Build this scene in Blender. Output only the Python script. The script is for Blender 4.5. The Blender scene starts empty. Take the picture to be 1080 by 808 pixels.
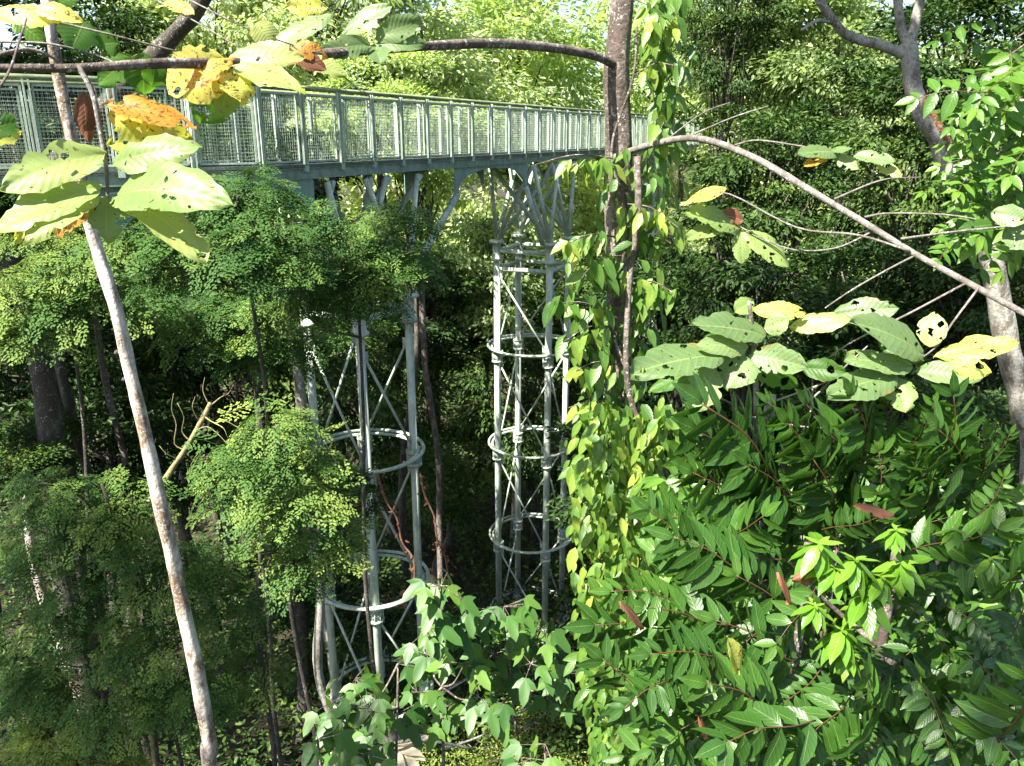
import bpy, math, random
import numpy as np
from math import radians, sin, cos, pi, atan, sqrt
rng = np.random.default_rng(7)
random.seed(7)
sc = bpy.context.scene
COL = sc.collection
A = np.array
# ------------------------------------------------------------------ camera, sky, sun, exposure
EYE = 15.0
PITCH = radians(17.3)
F = 840.0
cam_d = bpy.data.cameras.new('camera'); cam = bpy.data.objects.new('camera', cam_d); COL.objects.link(cam)
cam_d.sensor_width = 36; cam_d.lens = F / 1080 * 36
cam_d.clip_start = 0.05; cam_d.clip_end = 2000
cam.location = (0, 0, EYE); cam.rotation_euler = (pi / 2 - PITCH, 0, 0)
sc.camera = cam
SUN_EL = radians(52)
SUN_AZ = radians(227)          # clockwise from +Y: behind the camera, on the left
sundir = A([sin(SUN_AZ) * cos(SUN_EL), cos(SUN_AZ) * cos(SUN_EL), sin(SUN_EL)])
w = bpy.data.worlds.new('World'); sc.world = w; w.use_nodes = True
nt = w.node_tree
bg = nt.nodes['Background']
sky = nt.nodes.new('ShaderNodeTexSky'); sky.sky_type = 'NISHITA'; sky.sun_disc = False
sky.sun_elevation = SUN_EL; sky.sun_rotation = SUN_AZ; sky.air_density = 1.0; sky.dust_density = 1.5
nt.links.new(sky.outputs[0], bg.inputs[0]); bg.inputs[1].default_value = 0.075
sun_d = bpy.data.lights.new('sun', 'SUN'); sun = bpy.data.objects.new('sun', sun_d); COL.objects.link(sun)
sun_d.energy = 5.0; sun_d.angle = radians(0.5); sun_d.color = (1.0, 0.94, 0.84)
sun.location = (0, 0, 60)
sun.rotation_euler = (radians(90) - SUN_EL, 0, -SUN_AZ + pi)
sc.view_settings.view_transform = 'Standard'; sc.view_settings.look = 'None'
sc.view_settings.exposure = 2.05; sc.view_settings.gamma = 1
sc.render.engine = 'CYCLES'
cy = sc.cycles
cy.use_denoising = True; cy.denoiser = 'OPENIMAGEDENOISE'
cy.max_bounces = 6; cy.diffuse_bounces = 3; cy.glossy_bounces = 2; cy.transmission_bounces = 4; cy.transparent_max_bounces = 6
cy.caustics_reflective = False; cy.caustics_refractive = False

# ------------------------------------------------------------------ helpers
def W(px, py, Y, z0=EYE):
    """point of the place seen at photo pixel (px,py), Y metres in front of the eye"""
    a = (px - 540) / F; b = (404 - py) / F
    d = A([a, cos(PITCH) + b * sin(PITCH), -sin(PITCH) + b * cos(PITCH)])
    p = d * (Y / d[1]); p[2] += EYE
    return p

def nrm(v):
    v = np.asarray(v, float); l = np.linalg.norm(v, axis=-1, keepdims=True)
    return v / np.maximum(l, 1e-9)

def thing(name, label, cat, loc=(0, 0, 0), group=None):
    o = bpy.data.objects.new(name, None); COL.objects.link(o); o.location = tuple(loc)
    o.empty_display_size = .2
    o['label'] = label; o['category'] = cat
    if group: o['group'] = group
    return o

def wloc(o):
    p = A([0., 0., 0.])
    while o is not None:
        p += A(o.location); o = o.parent
    return p

def mesh_from(name, V, faces_flat, tots, lp=None, mat=None, smooth=True):
    me = bpy.data.meshes.new(name)
    nv = len(V); nf = len(tots); nl = len(faces_flat)
    me.vertices.add(nv); me.vertices.foreach_set('co', np.asarray(V, np.float32).ravel())
    me.loops.add(nl); me.loops.foreach_set('vertex_index', np.asarray(faces_flat, np.int32))
    me.polygons.add(nf)
    st = np.concatenate([[0], np.cumsum(tots)[:-1]]).astype(np.int32)
    me.polygons.foreach_set('loop_start', st)
    me.polygons.foreach_set('loop_total', np.asarray(tots, np.int32))
    me.polygons.foreach_set('use_smooth', np.full(nf, smooth))
    if lp is not None:
        at = me.attributes.new('lp', 'FLOAT_VECTOR', 'POINT'); at.data.foreach_set('vector', np.asarray(lp, np.float32).ravel())
    if mat: me.materials.append(mat)
    me.update(calc_edges=True); 
    return me

def link(name, me, parent=None, label=None, cat=None, kind=None, group=None, loc=None):
    o = bpy.data.objects.new(name, me); COL.objects.link(o)
    if parent is not None: o.parent = parent
    if loc is not None: o.location = tuple(loc)
    if label: o['label'] = label
    if cat: o['category'] = cat
    if kind: o['kind'] = kind
    if group: o['group'] = group
    return o

class MB:
    """mesh builder in world coordinates"""
    def __init__(s): s.V = []; s.F = []; s.T = []; s.LP = []; s.n = 0
    def add(s, V, flat, tots, lp=None):
        V = np.asarray(V, float)
        s.V.append(V); s.F.append(np.asarray(flat, int) + s.n); s.T.append(np.asarray(tots, int))
        s.LP.append(np.zeros((len(V), 3)) if lp is None else lp); s.n += len(V)
    def box(s, c, size, X=(1, 0, 0), Z=(0, 0, 1)):
        X = nrm(X); Z = nrm(A(Z, float) - X * np.dot(X, Z)); Y = np.cross(Z, X)
        c = A(c, float); V = []
        for dz in (-.5, .5):
            for dx, dy in ((-.5, -.5), (.5, -.5), (.5, .5), (-.5, .5)):
                V.append(c + X * dx * size[0] + Y * dy * size[1] + Z * dz * size[2])
        f = [0, 3, 2, 1, 4, 5, 6, 7, 0, 1, 5, 4, 1, 2, 6, 5, 2, 3, 7, 6, 3, 0, 4, 7]
        s.add(V, f, [4] * 6)
    def bar(s, p, q, wd, ht, up=(0, 0, 1)):
        p = A(p, float); q = A(q, float); d = q - p
        s.box((p + q) / 2, (np.linalg.norm(d), wd, ht), d, up)
    def tube(s, pts, rad, n=8, caps=True, rough=0.0, seed=0):
        pts = np.asarray(pts, float); m = len(pts)
        rad = np.broadcast_to(np.asarray(rad, float), (m,))
        T = np.zeros_like(pts); T[1:-1] = pts[2:] - pts[:-2]; T[0] = pts[1] - pts[0]; T[-1] = pts[-1] - pts[-2]
        T = nrm(T)
        ref = A([1., 0, 0]) if abs(T[0][0]) < .8 else A([0, 1., 0])
        U = nrm(np.cross(T[0], ref)); V = []
        lps = []
        L = np.concatenate([[0], np.cumsum(np.linalg.norm(np.diff(pts, axis=0), axis=1))])
        r2 = np.random.default_rng(seed + 5)
        ph = r2.random(6) * 6.3
        for i in range(m):
            U = nrm(U - T[i] * np.dot(U, T[i])); B = np.cross(T[i], U)
            a = np.arange(n) * 2 * pi / n
            rr = rad[i]
            if rough > 0:
                rr = rr * (1 + rough * (.5 * np.sin(2 * a + ph[0] + L[i] * 3) + .5 * np.sin(3 * a + ph[1] - L[i] * 5.3) + .6 * np.sin(L[i] * 11 + ph[2]) * .5) + rough * .5 * (r2.random(n) - .5))
            V.append(pts[i] + np.outer(np.cos(a) * rr, U) + np.outer(np.sin(a) * rr, B))
            lps.append(np.stack([np.full(n, L[i]), a / 6.283, np.zeros(n)], 1))
        V = np.concatenate(V); f = []; t = []
        i = np.arange(m - 1)[:, None] * n; j = np.arange(n)[None, :]; j2 = (j + 1) % n
        q = np.stack([i + j, i + j2, i + n + j2, i + n + j], -1).reshape(-1)
        f = list(q); t = [4] * ((m - 1) * n)
        if caps:
            f += list(range(n))[::-1]; t.append(n)
            f += [(m - 1) * n + k for k in range(n)]; t.append(n)
        s.add(V, f, t, np.concatenate(lps))
    def ring(s, c, R, r, n=48, k=6, ax=(1, 0, 0), ay=(0, 1, 0)):
        c = A(c, float); ax = A(ax, float); ay = A(ay, float); az = np.cross(ax, ay)
        a = np.arange(n) * 2 * pi / n; b = np.arange(k) * 2 * pi / k
        rad = np.cos(a)[:, None] * ax + np.sin(a)[:, None] * ay
        V = c + rad[:, None, :] * (R + r * np.cos(b))[None, :, None] + az * (r * np.sin(b))[None, :, None]
        i = np.arange(n)[:, None]; j = np.arange(k)[None, :]
        q = np.stack([i * k + j, ((i + 1) % n) * k + j, ((i + 1) % n) * k + (j + 1) % k, i * k + (j + 1) % k], -1)
        s.add(V.reshape(-1, 3), q.reshape(-1), [4] * (n * k))
    def plate(s, P, th, N):
        P = np.asarray(P, float); N = nrm(N) * th / 2; n = len(P)
        V = np.concatenate([P + N, P - N]); f = list(range(n)) + [n + i for i in range(n)][::-1]; t = [n, n]
        for i in range(n):
            j = (i + 1) % n; f += [i, i + n, j + n, j]; t.append(4)
        s.add(V, f, t)
    def scatter(s, tpl, pos, X, N, scale, var):
        """copies of a template (V, flat, tots, lp) with frames along X, normal N"""
        TV, tf, tt, tlp = tpl
        pos = np.atleast_2d(pos); n = len(pos)
        X = nrm(np.broadcast_to(X, (n, 3))); N = np.broadcast_to(N, (n, 3))
        Y = nrm(np.cross(N, X)); Z = np.cross(X, Y)
        scale = np.broadcast_to(scale, (n,))
        V = (TV[None, :, 0, None] * X[:, None] + TV[None, :, 1, None] * Y[:, None] + TV[None, :, 2, None] * Z[:, None]) * scale[:, None, None] + pos[:, None]
        k = len(TV)
        f = (tf[None, :] + (np.arange(n) * k)[:, None]).reshape(-1)
        lp = np.broadcast_to(tlp, (n, k, 3)).copy(); lp[:, :, 2] = np.clip(lp[:, :, 2] + np.broadcast_to(var, (n,))[:, None], 0, 1)
        s.add(V.reshape(-1, 3), f, np.tile(tt, n), lp.reshape(-1, 3))
    def data(s):
        return np.concatenate(s.V), np.concatenate(s.F), np.concatenate(s.T), np.concatenate(s.LP)
    def build(s, name, mat, parent=None, smooth=True, local=False, **k):
        V, f, t, lp = s.data()
        if parent is not None and not local: V = V - wloc(parent)
        return link(name, mesh_from(name, V, f, t, lp, mat, smooth), parent, **k)

def spline(P, n=8):
    P = np.asarray(P, float); Q = np.concatenate([[2 * P[0] - P[1]], P, [2 * P[-1] - P[-2]]]); out = []
    for i in range(1, len(Q) - 2):
        t = (np.arange(n) / n)[:, None]
        a, b, c, d = Q[i - 1], Q[i], Q[i + 1], Q[i + 2]
        out.append(.5 * (2 * b + (c - a) * t + (2 * a - 5 * b + 4 * c - d) * t ** 2 + (3 * b - a - 3 * c + d) * t ** 3))
    out.append(P[-1:]); return np.concatenate(out)

# ------------------------------------------------------------------ leaf templates (length 1 along +X, normal +Z)
def tpl(V, faces, lp=None):
    V = A(V, float); ff = [i for f in faces for i in f]
    if lp is None: lp = np.stack([V[:, 0], V[:, 1] * 4, np.zeros(len(V))], 1)
    return V, A(ff), A([len(f) for f in faces]), lp

T_TINY = tpl([[0, 0, 0], [.5, -.26, .05], [1, 0, -.06], [.5, .26, .05]], [[0, 1, 2], [0, 2, 3]])
T_WIDE = tpl([[0, 0, 0], [.35, -.27, .03], [.8, -.22, .0], [1, 0, -.04], [.8, .22, .0], [.35, .27, .03]], [[0, 1, 2, 3], [0, 3, 4, 5]])
T_OVAL = tpl([[0, 0, 0], [.25, -.2, .03], [.7, -.19, .02], [1, 0, -.08], [.7, .19, .02], [.25, .2, .03]], [[0, 1, 2, 3], [0, 3, 4, 5]])
def strip_leaf(nu, asp, droop=.2, fold=.25, tipsharp=1.0, peak=.42):
    V = []; lp = []; F_ = []
    for i in range(nu + 1):
        u = i / nu
        w_ = (sin(pi * min(1, u ** (math.log(.5) / math.log(peak)))) ** .75) * asp / 2
        w_ *= (1 - .35 * max(0, (u - .7) / .3) * tipsharp)
        if i in (0, nu): w_ = .002
        z = -droop * u * u + .02 * sin(u * 9)
        for sgn in (-1, 0, 1):
            V.append([u, sgn * w_, z + (fold * w_ if sgn else 0)]); lp.append([u, sgn, 0])
    for i in range(nu):
        a = i * 3
        F_ += [[a, a + 3, a + 4, a + 1], [a + 1, a + 4, a + 5, a + 2]]
    return tpl(V, F_, A(lp, float))
T_MID = strip_leaf(5, .42, .25, .3)
T_LANCE = strip_leaf(6, .36, .18, .22, 1.0, .45)
T_HEART = strip_leaf(5, .62, .3, .25, 1.2, .32)
def lobed():
    V = [[0, 0, 0]]; lp = [[0, 0, 0]]
    prof = [(-100, .12), (-70, .35), (-52, .62), (-40, .46), (-30, .44), (-12, .78), (0, 1.0), (12, .78), (30, .44), (40, .46), (52, .62), (70, .35), (100, .12)]
    for a, r in prof:
        a = radians(a); V.append([r * cos(a), r * sin(a), -.28 * r * r - .10 * abs(sin(a)) * r]); lp.append([r, a, 0])
    return tpl(V, [[0, i, i + 1] for i in range(1, len(prof))], A(lp, float))
T_LOBED = lobed()
def compound(npin=5, nl=4):
    """feathery twice-divided leaf, length 1"""
    m = MB(); m.tube([[0, 0, 0], [.5, 0, .03], [1, 0, -.08]], .006, 3, False)
    P = []; X = []; S = []
    for i in range(npin):
        u = .2 + .8 * i / (npin - 1); L = .42 * (1 - .55 * abs(u - .45))
        for sg in (-1, 1):
            d = nrm(A([.55, sg, -.12]))
            o = A([u, 0, .03 - .1 * u * u])
            for k in range(nl):
                t = (k + .8) / nl
                if rng.random() < .10: continue
                c = o + d * L * t + rng.normal(0, .012, 3)
                e = nrm(np.cross([0, 0, 1], d))
                for s2 in (-1, 1):
                    P.append(c); X.append(e * s2 + d * .5 + rng.normal(0, .15, 3)); S.append(.115 * (1.1 - .3 * t))
            P.append(o + d * L); X.append(d); S.append(.12)
    P = A(P); X = A(X)
    m.scatter(T_WIDE, P, X, A([0, 0, 1.]) + rng.normal(0, .16, (len(P), 3)), A(S) * rng.uniform(.8, 1.25, len(P)), rng.normal(0, .06, len(P)))
    return m.data()
T_COMP = [compound(), compound(6, 3), compound(5, 3), compound(4, 4), compound(6, 4)]
def spray(npair, leaf, ll, seed, lift=.25, taper=.35, twist=.15):
    """stem with opposite leaves, length 1; leaf length ll"""
    r = np.random.default_rng(seed); m = MB()
    st = spline([[0, 0, 0], [.35, .02, .05], [.7, -.02, .04], [1, 0, -.06]], 4)
    P = []; X = []; S = []; N = []; Va = []
    for i in range(npair):
        u = .08 + .9 * i / (npair - 1); k = u * (len(st) - 1); a = int(min(k, len(st) - 2)); p = st[a] + (st[a + 1] - st[a]) * (k - a)
        for sg in (-1, 1):
            p2 = p + A([.01 * sg, 0, 0])
            P.append(p2); X.append(A([.35 + .7 * max(0, u - .75) * 2, sg, lift - .15]) + r.normal(0, twist, 3) * .8)
            N.append(A([-.15, -sg * .25, 1]) + r.normal(0, twist, 3)); S.append(ll * (1 - taper * max(0, u - .55) / .45) * (.75 + .25 * min(1, u / .2)) * r.uniform(.85, 1.1)); Va.append((.10 if u > .8 else -.03) + r.normal(0, .05))
    P.append(st[-1]); X.append(A([1, .1, -.1])); N.append(A([0, 0, 1.])); S.append(ll * .7); Va.append(.18)
    m.scatter(leaf, A(P), A(X), A(N), A(S), A(Va))
    V, f, t, lp = m.data()
    s2 = MB(); s2.tube(st, np.linspace(.008, .004, len(st)), 5)
    SV, sf, stt, slp = s2.data(); slp = slp * 0; slp[:, 0] = -1           # u = -1 marks stem wood
    return np.concatenate([V, SV]), np.concatenate([f, sf + len(V)]), np.concatenate([t, stt]), np.concatenate([lp, slp])

# ------------------------------------------------------------------ materials
def newmat(name):
    m = bpy.data.materials.new(name); m.use_nodes = True
    n = m.node_tree.nodes; l = m.node_tree.links; p = n['Principled BSDF']
    return m, n, l, p
def ramp(n, stops):
    r = n.new('ShaderNodeValToRGB'); e = r.color_ramp.elements
    while len(e) < len(stops): e.new(.5)
    for el, (pos, c) in zip(e, stops): el.position = pos; el.color = (*c, 1)
    return r
def noise(n, l, scale, detail=4, vec=None, rough=.6):
    t = n.new('ShaderNodeTexNoise'); t.inputs['Scale'].default_value = scale; t.inputs['Detail'].default_value = detail; t.inputs['Roughness'].default_value = rough
    if vec is not None: l.new(vec, t.inputs['Vector'])
    return t
def math_(n, l, op, a, b=None, c=None):
    m = n.new('ShaderNodeMath'); m.operation = op
    for i, v in enumerate((a, b, c)):
        if v is None: continue
        if isinstance(v, (int, float)): m.inputs[i].default_value = v
        else: l.new(v, m.inputs[i])
    return m.outputs[0]
def mixc(n, l, fac, a, b, mode='MIX'):
    m = n.new('ShaderNodeMix'); m.data_type = 'RGBA'; m.blend_type = mode
    if isinstance(fac, (int, float)): m.inputs[0].default_value = fac
    else: l.new(fac, m.inputs[0])
    for i, v in ((6, a), (7, b)):
        if isinstance(v, tuple): m.inputs[i].default_value = (*v, 1)
        else: l.new(v, m.inputs[i])
    return m.outputs[2]

def leaf_mat(name, stops, trans=.35, rough=.42, spec=.4, veins=0, holes=None, objvar=.0, stem=(.12, .09, .05), spots=0, tcol=(1.0, 1.0, .55)):
    m, n, l, p = newmat(name)
    at = n.new('ShaderNodeAttribute'); at.attribute_name = 'lp'
    sx = n.new('ShaderNodeSeparateXYZ'); l.new(at.outputs['Vector'], sx.inputs[0])
    u, v, va = sx.outputs
    if objvar:
        oi = n.new('ShaderNodeObjectInfo')
        va = math_(n, l, 'ADD', va, math_(n, l, 'MULTIPLY', math_(n, l, 'SUBTRACT', oi.outputs['Random'], .5), objvar))
    if veins:
        geo = n.new('ShaderNodeNewGeometry')
        nz = noise(n, l, 9, 3, geo.outputs['Position'])
        va = math_(n, l, 'ADD', va, math_(n, l, 'MULTIPLY', math_(n, l, 'SUBTRACT', nz.outputs[0], .5), .5))
    r = ramp(n, stops); l.new(va, r.inputs[0]); col = r.outputs[0]
    if veins:
        av = math_(n, l, 'ABSOLUTE', v)
        mid = math_(n, l, 'LESS_THAN', av, .035)
        ph = math_(n, l, 'SUBTRACT', math_(n, l, 'MULTIPLY', u, veins), math_(n, l, 'MULTIPLY', av, 2.0))
        s = math_(n, l, 'SINE', math_(n, l, 'MULTIPLY', ph, 6.283))
        vl = math_(n, l, 'MULTIPLY', math_(n, l, 'GREATER_THAN', s, .86), .16 if veins > 9 else .06)
        fac = math_(n, l, 'MAXIMUM', math_(n, l, 'MULTIPLY', mid, .5), vl)
        light = mixc(n, l, .5, col, (.45, .5, .2))
        col = mixc(n, l, fac, col, light)
        bp = n.new('ShaderNodeBump'); bp.inputs['Strength'].default_value = .12 if veins > 9 else .12; bp.inputs['Distance'].default_value = .003
        l.new(s, bp.inputs['Height']); l.new(bp.outputs[0], p.inputs['Normal'])
        if spots:
            n2 = noise(n, l, 70, 2, geo.outputs['Position'])
            sp = math_(n, l, 'GREATER_THAN', n2.outputs[0], 1 - spots)
            col = mixc(n, l, math_(n, l, 'MULTIPLY', sp, .8), col, (.10, .045, .015))
            # browning towards the margin and the tip, broken up by noise
            ed = math_(n, l, 'ADD', math_(n, l, 'MULTIPLY', av, .35), math_(n, l, 'MULTIPLY', nz.outputs[0], .9))
            eb = math_(n, l, 'GREATER_THAN', ed, .90)
            col = mixc(n, l, math_(n, l, 'MULTIPLY', eb, .6), col, (.30, .13, .03))
    isst = math_(n, l, 'LESS_THAN', u, -.5)
    col = mixc(n, l, isst, col, stem)
    l.new(col, p.inputs['Base Color']); p.inputs['Roughness'].default_value = rough; p.inputs['Specular IOR Level'].default_value = spec
    tr = n.new('ShaderNodeBsdfTranslucent'); tc = mixc(n, l, 1.0, col, tcol, 'MULTIPLY')
    tb = n.new('ShaderNodeVectorMath'); tb.operation = 'SCALE'; tb.inputs['Scale'].default_value = 1.9; l.new(tc, tb.inputs[0])
    l.new(tb.outputs[0], tr.inputs[0])
    mx = n.new('ShaderNodeMixShader'); mx.inputs[0].default_value = trans
    l.new(p.outputs[0], mx.inputs[1]); l.new(tr.outputs[0], mx.inputs[2])
    out = n['Material Output']; last = mx.outputs[0]
    if holes:
        geo = n.new('ShaderNodeNewGeometry')
        vo = n.new('ShaderNodeTexVoronoi'); vo.inputs['Scale'].default_value = holes[0]
        wob = noise(n, l, 40, 2, geo.outputs['Position'])
        addv = n.new('ShaderNodeVectorMath'); addv.operation = 'MULTIPLY_ADD'; l.new(wob.outputs['Color'], addv.inputs[0]); addv.inputs[1].default_value = (.034, .034, .034); l.new(geo.outputs['Position'], addv.inputs[2])
        l.new(addv.outputs[0], vo.inputs['Vector'])
        sepc = n.new('ShaderNodeSeparateColor'); l.new(vo.outputs['Color'], sepc.inputs[0])
        size = math_(n, l, 'MULTIPLY', math_(n, l, 'POWER', sepc.outputs[0], 5), holes[1])
        h = math_(n, l, 'LESS_THAN', vo.outputs['Distance'], size)
        h = math_(n, l, 'MULTIPLY', h, math_(n, l, 'GREATER_THAN', u, .08))
        tp = n.new('ShaderNodeBsdfTransparent'); mh = n.new('ShaderNodeMixShader')
        l.new(h, mh.inputs[0]); l.new(last, mh.inputs[1]); l.new(tp.outputs[0], mh.inputs[2]); last = mh.outputs[0]
    l.new(last, out.inputs[0])
    return m

def bark_mat(name, c1, c2, c3, scale=6, patch=.55, bump=.6, fleck=0, fine=.75):
    m, n, l, p = newmat(name)
    geo = n.new('ShaderNodeNewGeometry')
    mp = n.new('ShaderNodeMapping'); mp.inputs['Scale'].default_value = (1, 1, .45); l.new(geo.outputs['Position'], mp.inputs[0])
    a = noise(n, l, scale, 6, mp.outputs[0], .7); b = noise(n, l, scale * 5, 5, geo.outputs['Position'], .7)
    r1 = ramp(n, [(patch - .08, c1), (patch + .03, c2)]); l.new(a.outputs[0], r1.inputs[0])
    r2 = ramp(n, [(.42, (0, 0, 0)), (.62, (1, 1, 1))]); l.new(b.outputs[0], r2.inputs[0])
    col = mixc(n, l, math_(n, l, 'MULTIPLY', r2.outputs[0], fine), r1.outputs[0], c3)
    if fleck:
        f_ = noise(n, l, 45, 3, geo.outputs['Position'], .6); f2 = noise(n, l, 7, 2, geo.outputs['Position'])
        ff = math_(n, l, 'GREATER_THAN', math_(n, l, 'ADD', f_.outputs[0], math_(n, l, 'MULTIPLY', f2.outputs[0], .5)), 1.22 - fleck)
        col = mixc(n, l, math_(n, l, 'MULTIPLY', ff, .8), col, (.42, .41, .37))
    l.new(col, p.inputs['Base Color']); p.inputs['Roughness'].default_value = .85
    bp = n.new('ShaderNodeBump'); bp.inputs['Strength'].default_value = bump; bp.inputs['Distance'].default_value = .02; l.new(b.outputs[0], bp.inputs['Height']); l.new(bp.outputs[0], p.inputs['Normal'])
    return m
def paint_mat(name, c, stain, lich=.6, metal=0, rough=.55):
    m, n, l, p = newmat(name)
    geo = n.new('ShaderNodeNewGeometry')
    mp = n.new('ShaderNodeMapping'); mp.inputs['Scale'].default_value = (1, 1, .35); l.new(geo.outputs['Position'], mp.inputs[0])
    a = noise(n, l, 5.0, 6, mp.outputs[0], .75); rs = noise(n, l, 11, 5, mp.outputs[0], .8); b = noise(n, l, 28, 4, geo.outputs['Position'], .75)
    r1 = ramp(n, [(.40, (0, 0, 0)), (.62, (1, 1, 1))]); l.new(a.outputs[0], r1.inputs[0])
    r2 = ramp(n, [(lich, (0, 0, 0)), (lich + .06, (1, 1, 1))]); l.new(b.outputs[0], r2.inputs[0])
    col = mixc(n, l, math_(n, l, 'MULTIPLY', r1.outputs[0], .8), c, stain)
    r3 = ramp(n, [(.60, (0, 0, 0)), (.70, (1, 1, 1))]); l.new(rs.outputs[0], r3.inputs[0])
    col = mixc(n, l, math_(n, l, 'MULTIPLY', r3.outputs[0], .6), col, (.13, .10, .05))
    col = mixc(n, l, math_(n, l, 'MULTIPLY', r2.outputs[0], .65), col, (.50, .54, .48))
    l.new(col, p.inputs['Base Color']); p.inputs['Roughness'].default_value = rough; p.inputs['Metallic'].default_value = metal
    bp = n.new('ShaderNodeBump'); bp.inputs['Strength'].default_value = .5; bp.inputs['Distance'].default_value = .008; l.new(b.outputs[0], bp.inputs['Height']); l.new(bp.outputs[0], p.inputs['Normal'])
    return m

M = {}
M['rail'] = paint_mat('rail_olive', (.20, .25, .13), (.10, .12, .06), .62)
M['fence'] = paint_mat('fence_green', (.44, .52, .44), (.22, .30, .24), .58)
M['beam'] = paint_mat('beam_green', (.25, .33, .27), (.12, .16, .12), .57)
M['column'] = paint_mat('column_paint', (.56, .63, .53), (.17, .24, .17), .50)
M['bracket'] = paint_mat('bracket_green', (.24, .36, .32), (.14, .22, .19), .60)
M['dark_steel'] = paint_mat('dark_steel', (.10, .13, .11), (.05, .06, .05), .6)
M['deck'] = paint_mat('deck_wood', (.10, .09, .07), (.05, .045, .04), .66)
M['concrete'] = paint_mat('concrete', (.35, .34, .30), (.18, .18, .15), .6, rough=.9)
M['bark_white'] = bark_mat('bark_white', (.15, .10, .06), (.78, .72, .63), (.34, .25, .17), 3.0, .535, 1.0, fleck=.40, fine=.5)
M['bark_brown'] = bark_mat('bark_brown', (.10, .075, .06), (.24, .20, .17), (.05, .04, .03), 7, .55, .9, fleck=.34)
M['bark_dark'] = bark_mat('bark_dark', (.045, .036, .026), (.11, .10, .08), (.03, .025, .02), 6, .58, .8, fleck=.30)
M['bark_grey'] = bark_mat('bark_grey', (.12, .105, .09), (.22, .20, .185), (.07, .06, .05), 9, .5, .6, fleck=.33)
M['bark_pale'] = bark_mat('bark_pale', (.11, .09, .065), (.36, .35, .31), (.16, .15, .12), 7, .5, .7, fleck=.36)
M['bark_red'] = bark_mat('bark_red', (.12, .05, .03), (.26, .10, .05), (.10, .06, .04), 10, .5, 1.2, fleck=.34)
M['bark_moss'] = bark_mat('bark_moss', (.20, .17, .08), (.30, .27, .12), (.10, .09, .04), 9, .5)
M['vine_red'] = bark_mat('vine_red', (.13, .06, .04), (.22, .11, .07), (.10, .04, .03), 20, .5)
G = leaf_mat
M['far'] = G('leaf_far', [(0, (.08, .13, .045)), (.5, (.22, .30, .12)), (1, (.48, .54, .32))], .45, .4, .5, objvar=.5)  # leaf tone paled to stand in for sun glare and haze far off
M['bright'] = G('leaf_bright', [(0, (.12, .20, .05)), (.5, (.31, .40, .15)), (1, (.60, .64, .38))], .45, .4, .5, objvar=.3)  # leaf colour lightened to imitate glaring sun on these crowns
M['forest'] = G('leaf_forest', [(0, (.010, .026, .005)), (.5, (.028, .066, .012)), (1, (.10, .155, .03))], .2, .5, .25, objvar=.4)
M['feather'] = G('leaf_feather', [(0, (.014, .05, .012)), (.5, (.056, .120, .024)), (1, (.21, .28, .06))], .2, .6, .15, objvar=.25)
M['feather_y'] = G('leaf_feather_yellow', [(0, (.10, .17, .03)), (.5, (.20, .27, .05)), (1, (.3, .34, .08))], .4, .5, .35)
M['vine'] = G('leaf_vine', [(0, (.035, .10, .018)), (.5, (.09, .19, .028)), (1, (.30, .37, .06))], .4, .4, .45, veins=7, stem=(.14, .10, .05))
M['shrub'] = G('leaf_shrub', [(0, (.028, .085, .012)), (.5, (.07, .165, .018)), (1, (.22, .32, .03))], .3, .38, .45, veins=8, objvar=.45, stem=(.12, .06, .035))
M['shrub_new'] = G('leaf_shrub_new', [(0, (.06, .16, .015)), (.5, (.11, .25, .02)), (1, (.20, .34, .04))], .35, .3, .5, veins=8)
M['lobed'] = G('leaf_lobed', [(0, (.02, .07, .015)), (.5, (.05, .13, .025)), (1, (.13, .24, .04))], .35, .45, .4, stem=(.3, .15, .1))
M['edge'] = G('leaf_edge', [(0, (.035, .10, .015)), (.5, (.07, .175, .022)), (1, (.17, .28, .04))], .4, .35, .5, veins=7, stem=(.13, .09, .05))
M['big_pale'] = G('leaf_big_pale', [(0, (.10, .18, .05)), (.5, (.22, .30, .09)), (1, (.38, .40, .13))], .35, .45, .4, veins=11, holes=(34, .55), spots=.33)
M['big_green'] = G('leaf_big_green', [(0, (.07, .13, .045)), (.5, (.13, .205, .075)), (1, (.22, .28, .11))], .3, .45, .4, veins=11, holes=(34, .5), spots=.33)
M['big_yellow'] = G('leaf_big_yellow', [(0, (.28, .33, .06)), (.5, (.48, .48, .10)), (1, (.60, .50, .14))], .4, .45, .35, veins=11, holes=(30, .6), spots=.38)
M['big_orange'] = G('leaf_big_orange', [(0, (.30, .13, .02)), (.5, (.50, .24, .03)), (1, (.60, .38, .08))], .4, .5, .35, veins=11, holes=(28, .9), spots=.42)
M['big_brown'] = G('leaf_big_brown', [(0, (.08, .03, .02)), (.5, (.16, .06, .035)), (1, (.26, .11, .06))], .15, .6, .25, veins=11, holes=(34, .4), spots=.3)
M['big_dark'] = G('leaf_big_dark', [(0, (.03, .09, .012)), (.5, (.06, .15, .02)), (1, (.10, .22, .03))], .5, .45, .35, veins=9, holes=(30, .7), spots=.3)

M['frond'] = G('leaf_dry_frond', [(0, (.30, .26, .18)), (.5, (.48, .43, .33)), (1, (.6, .56, .45))], .2, .6, .3)
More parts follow.
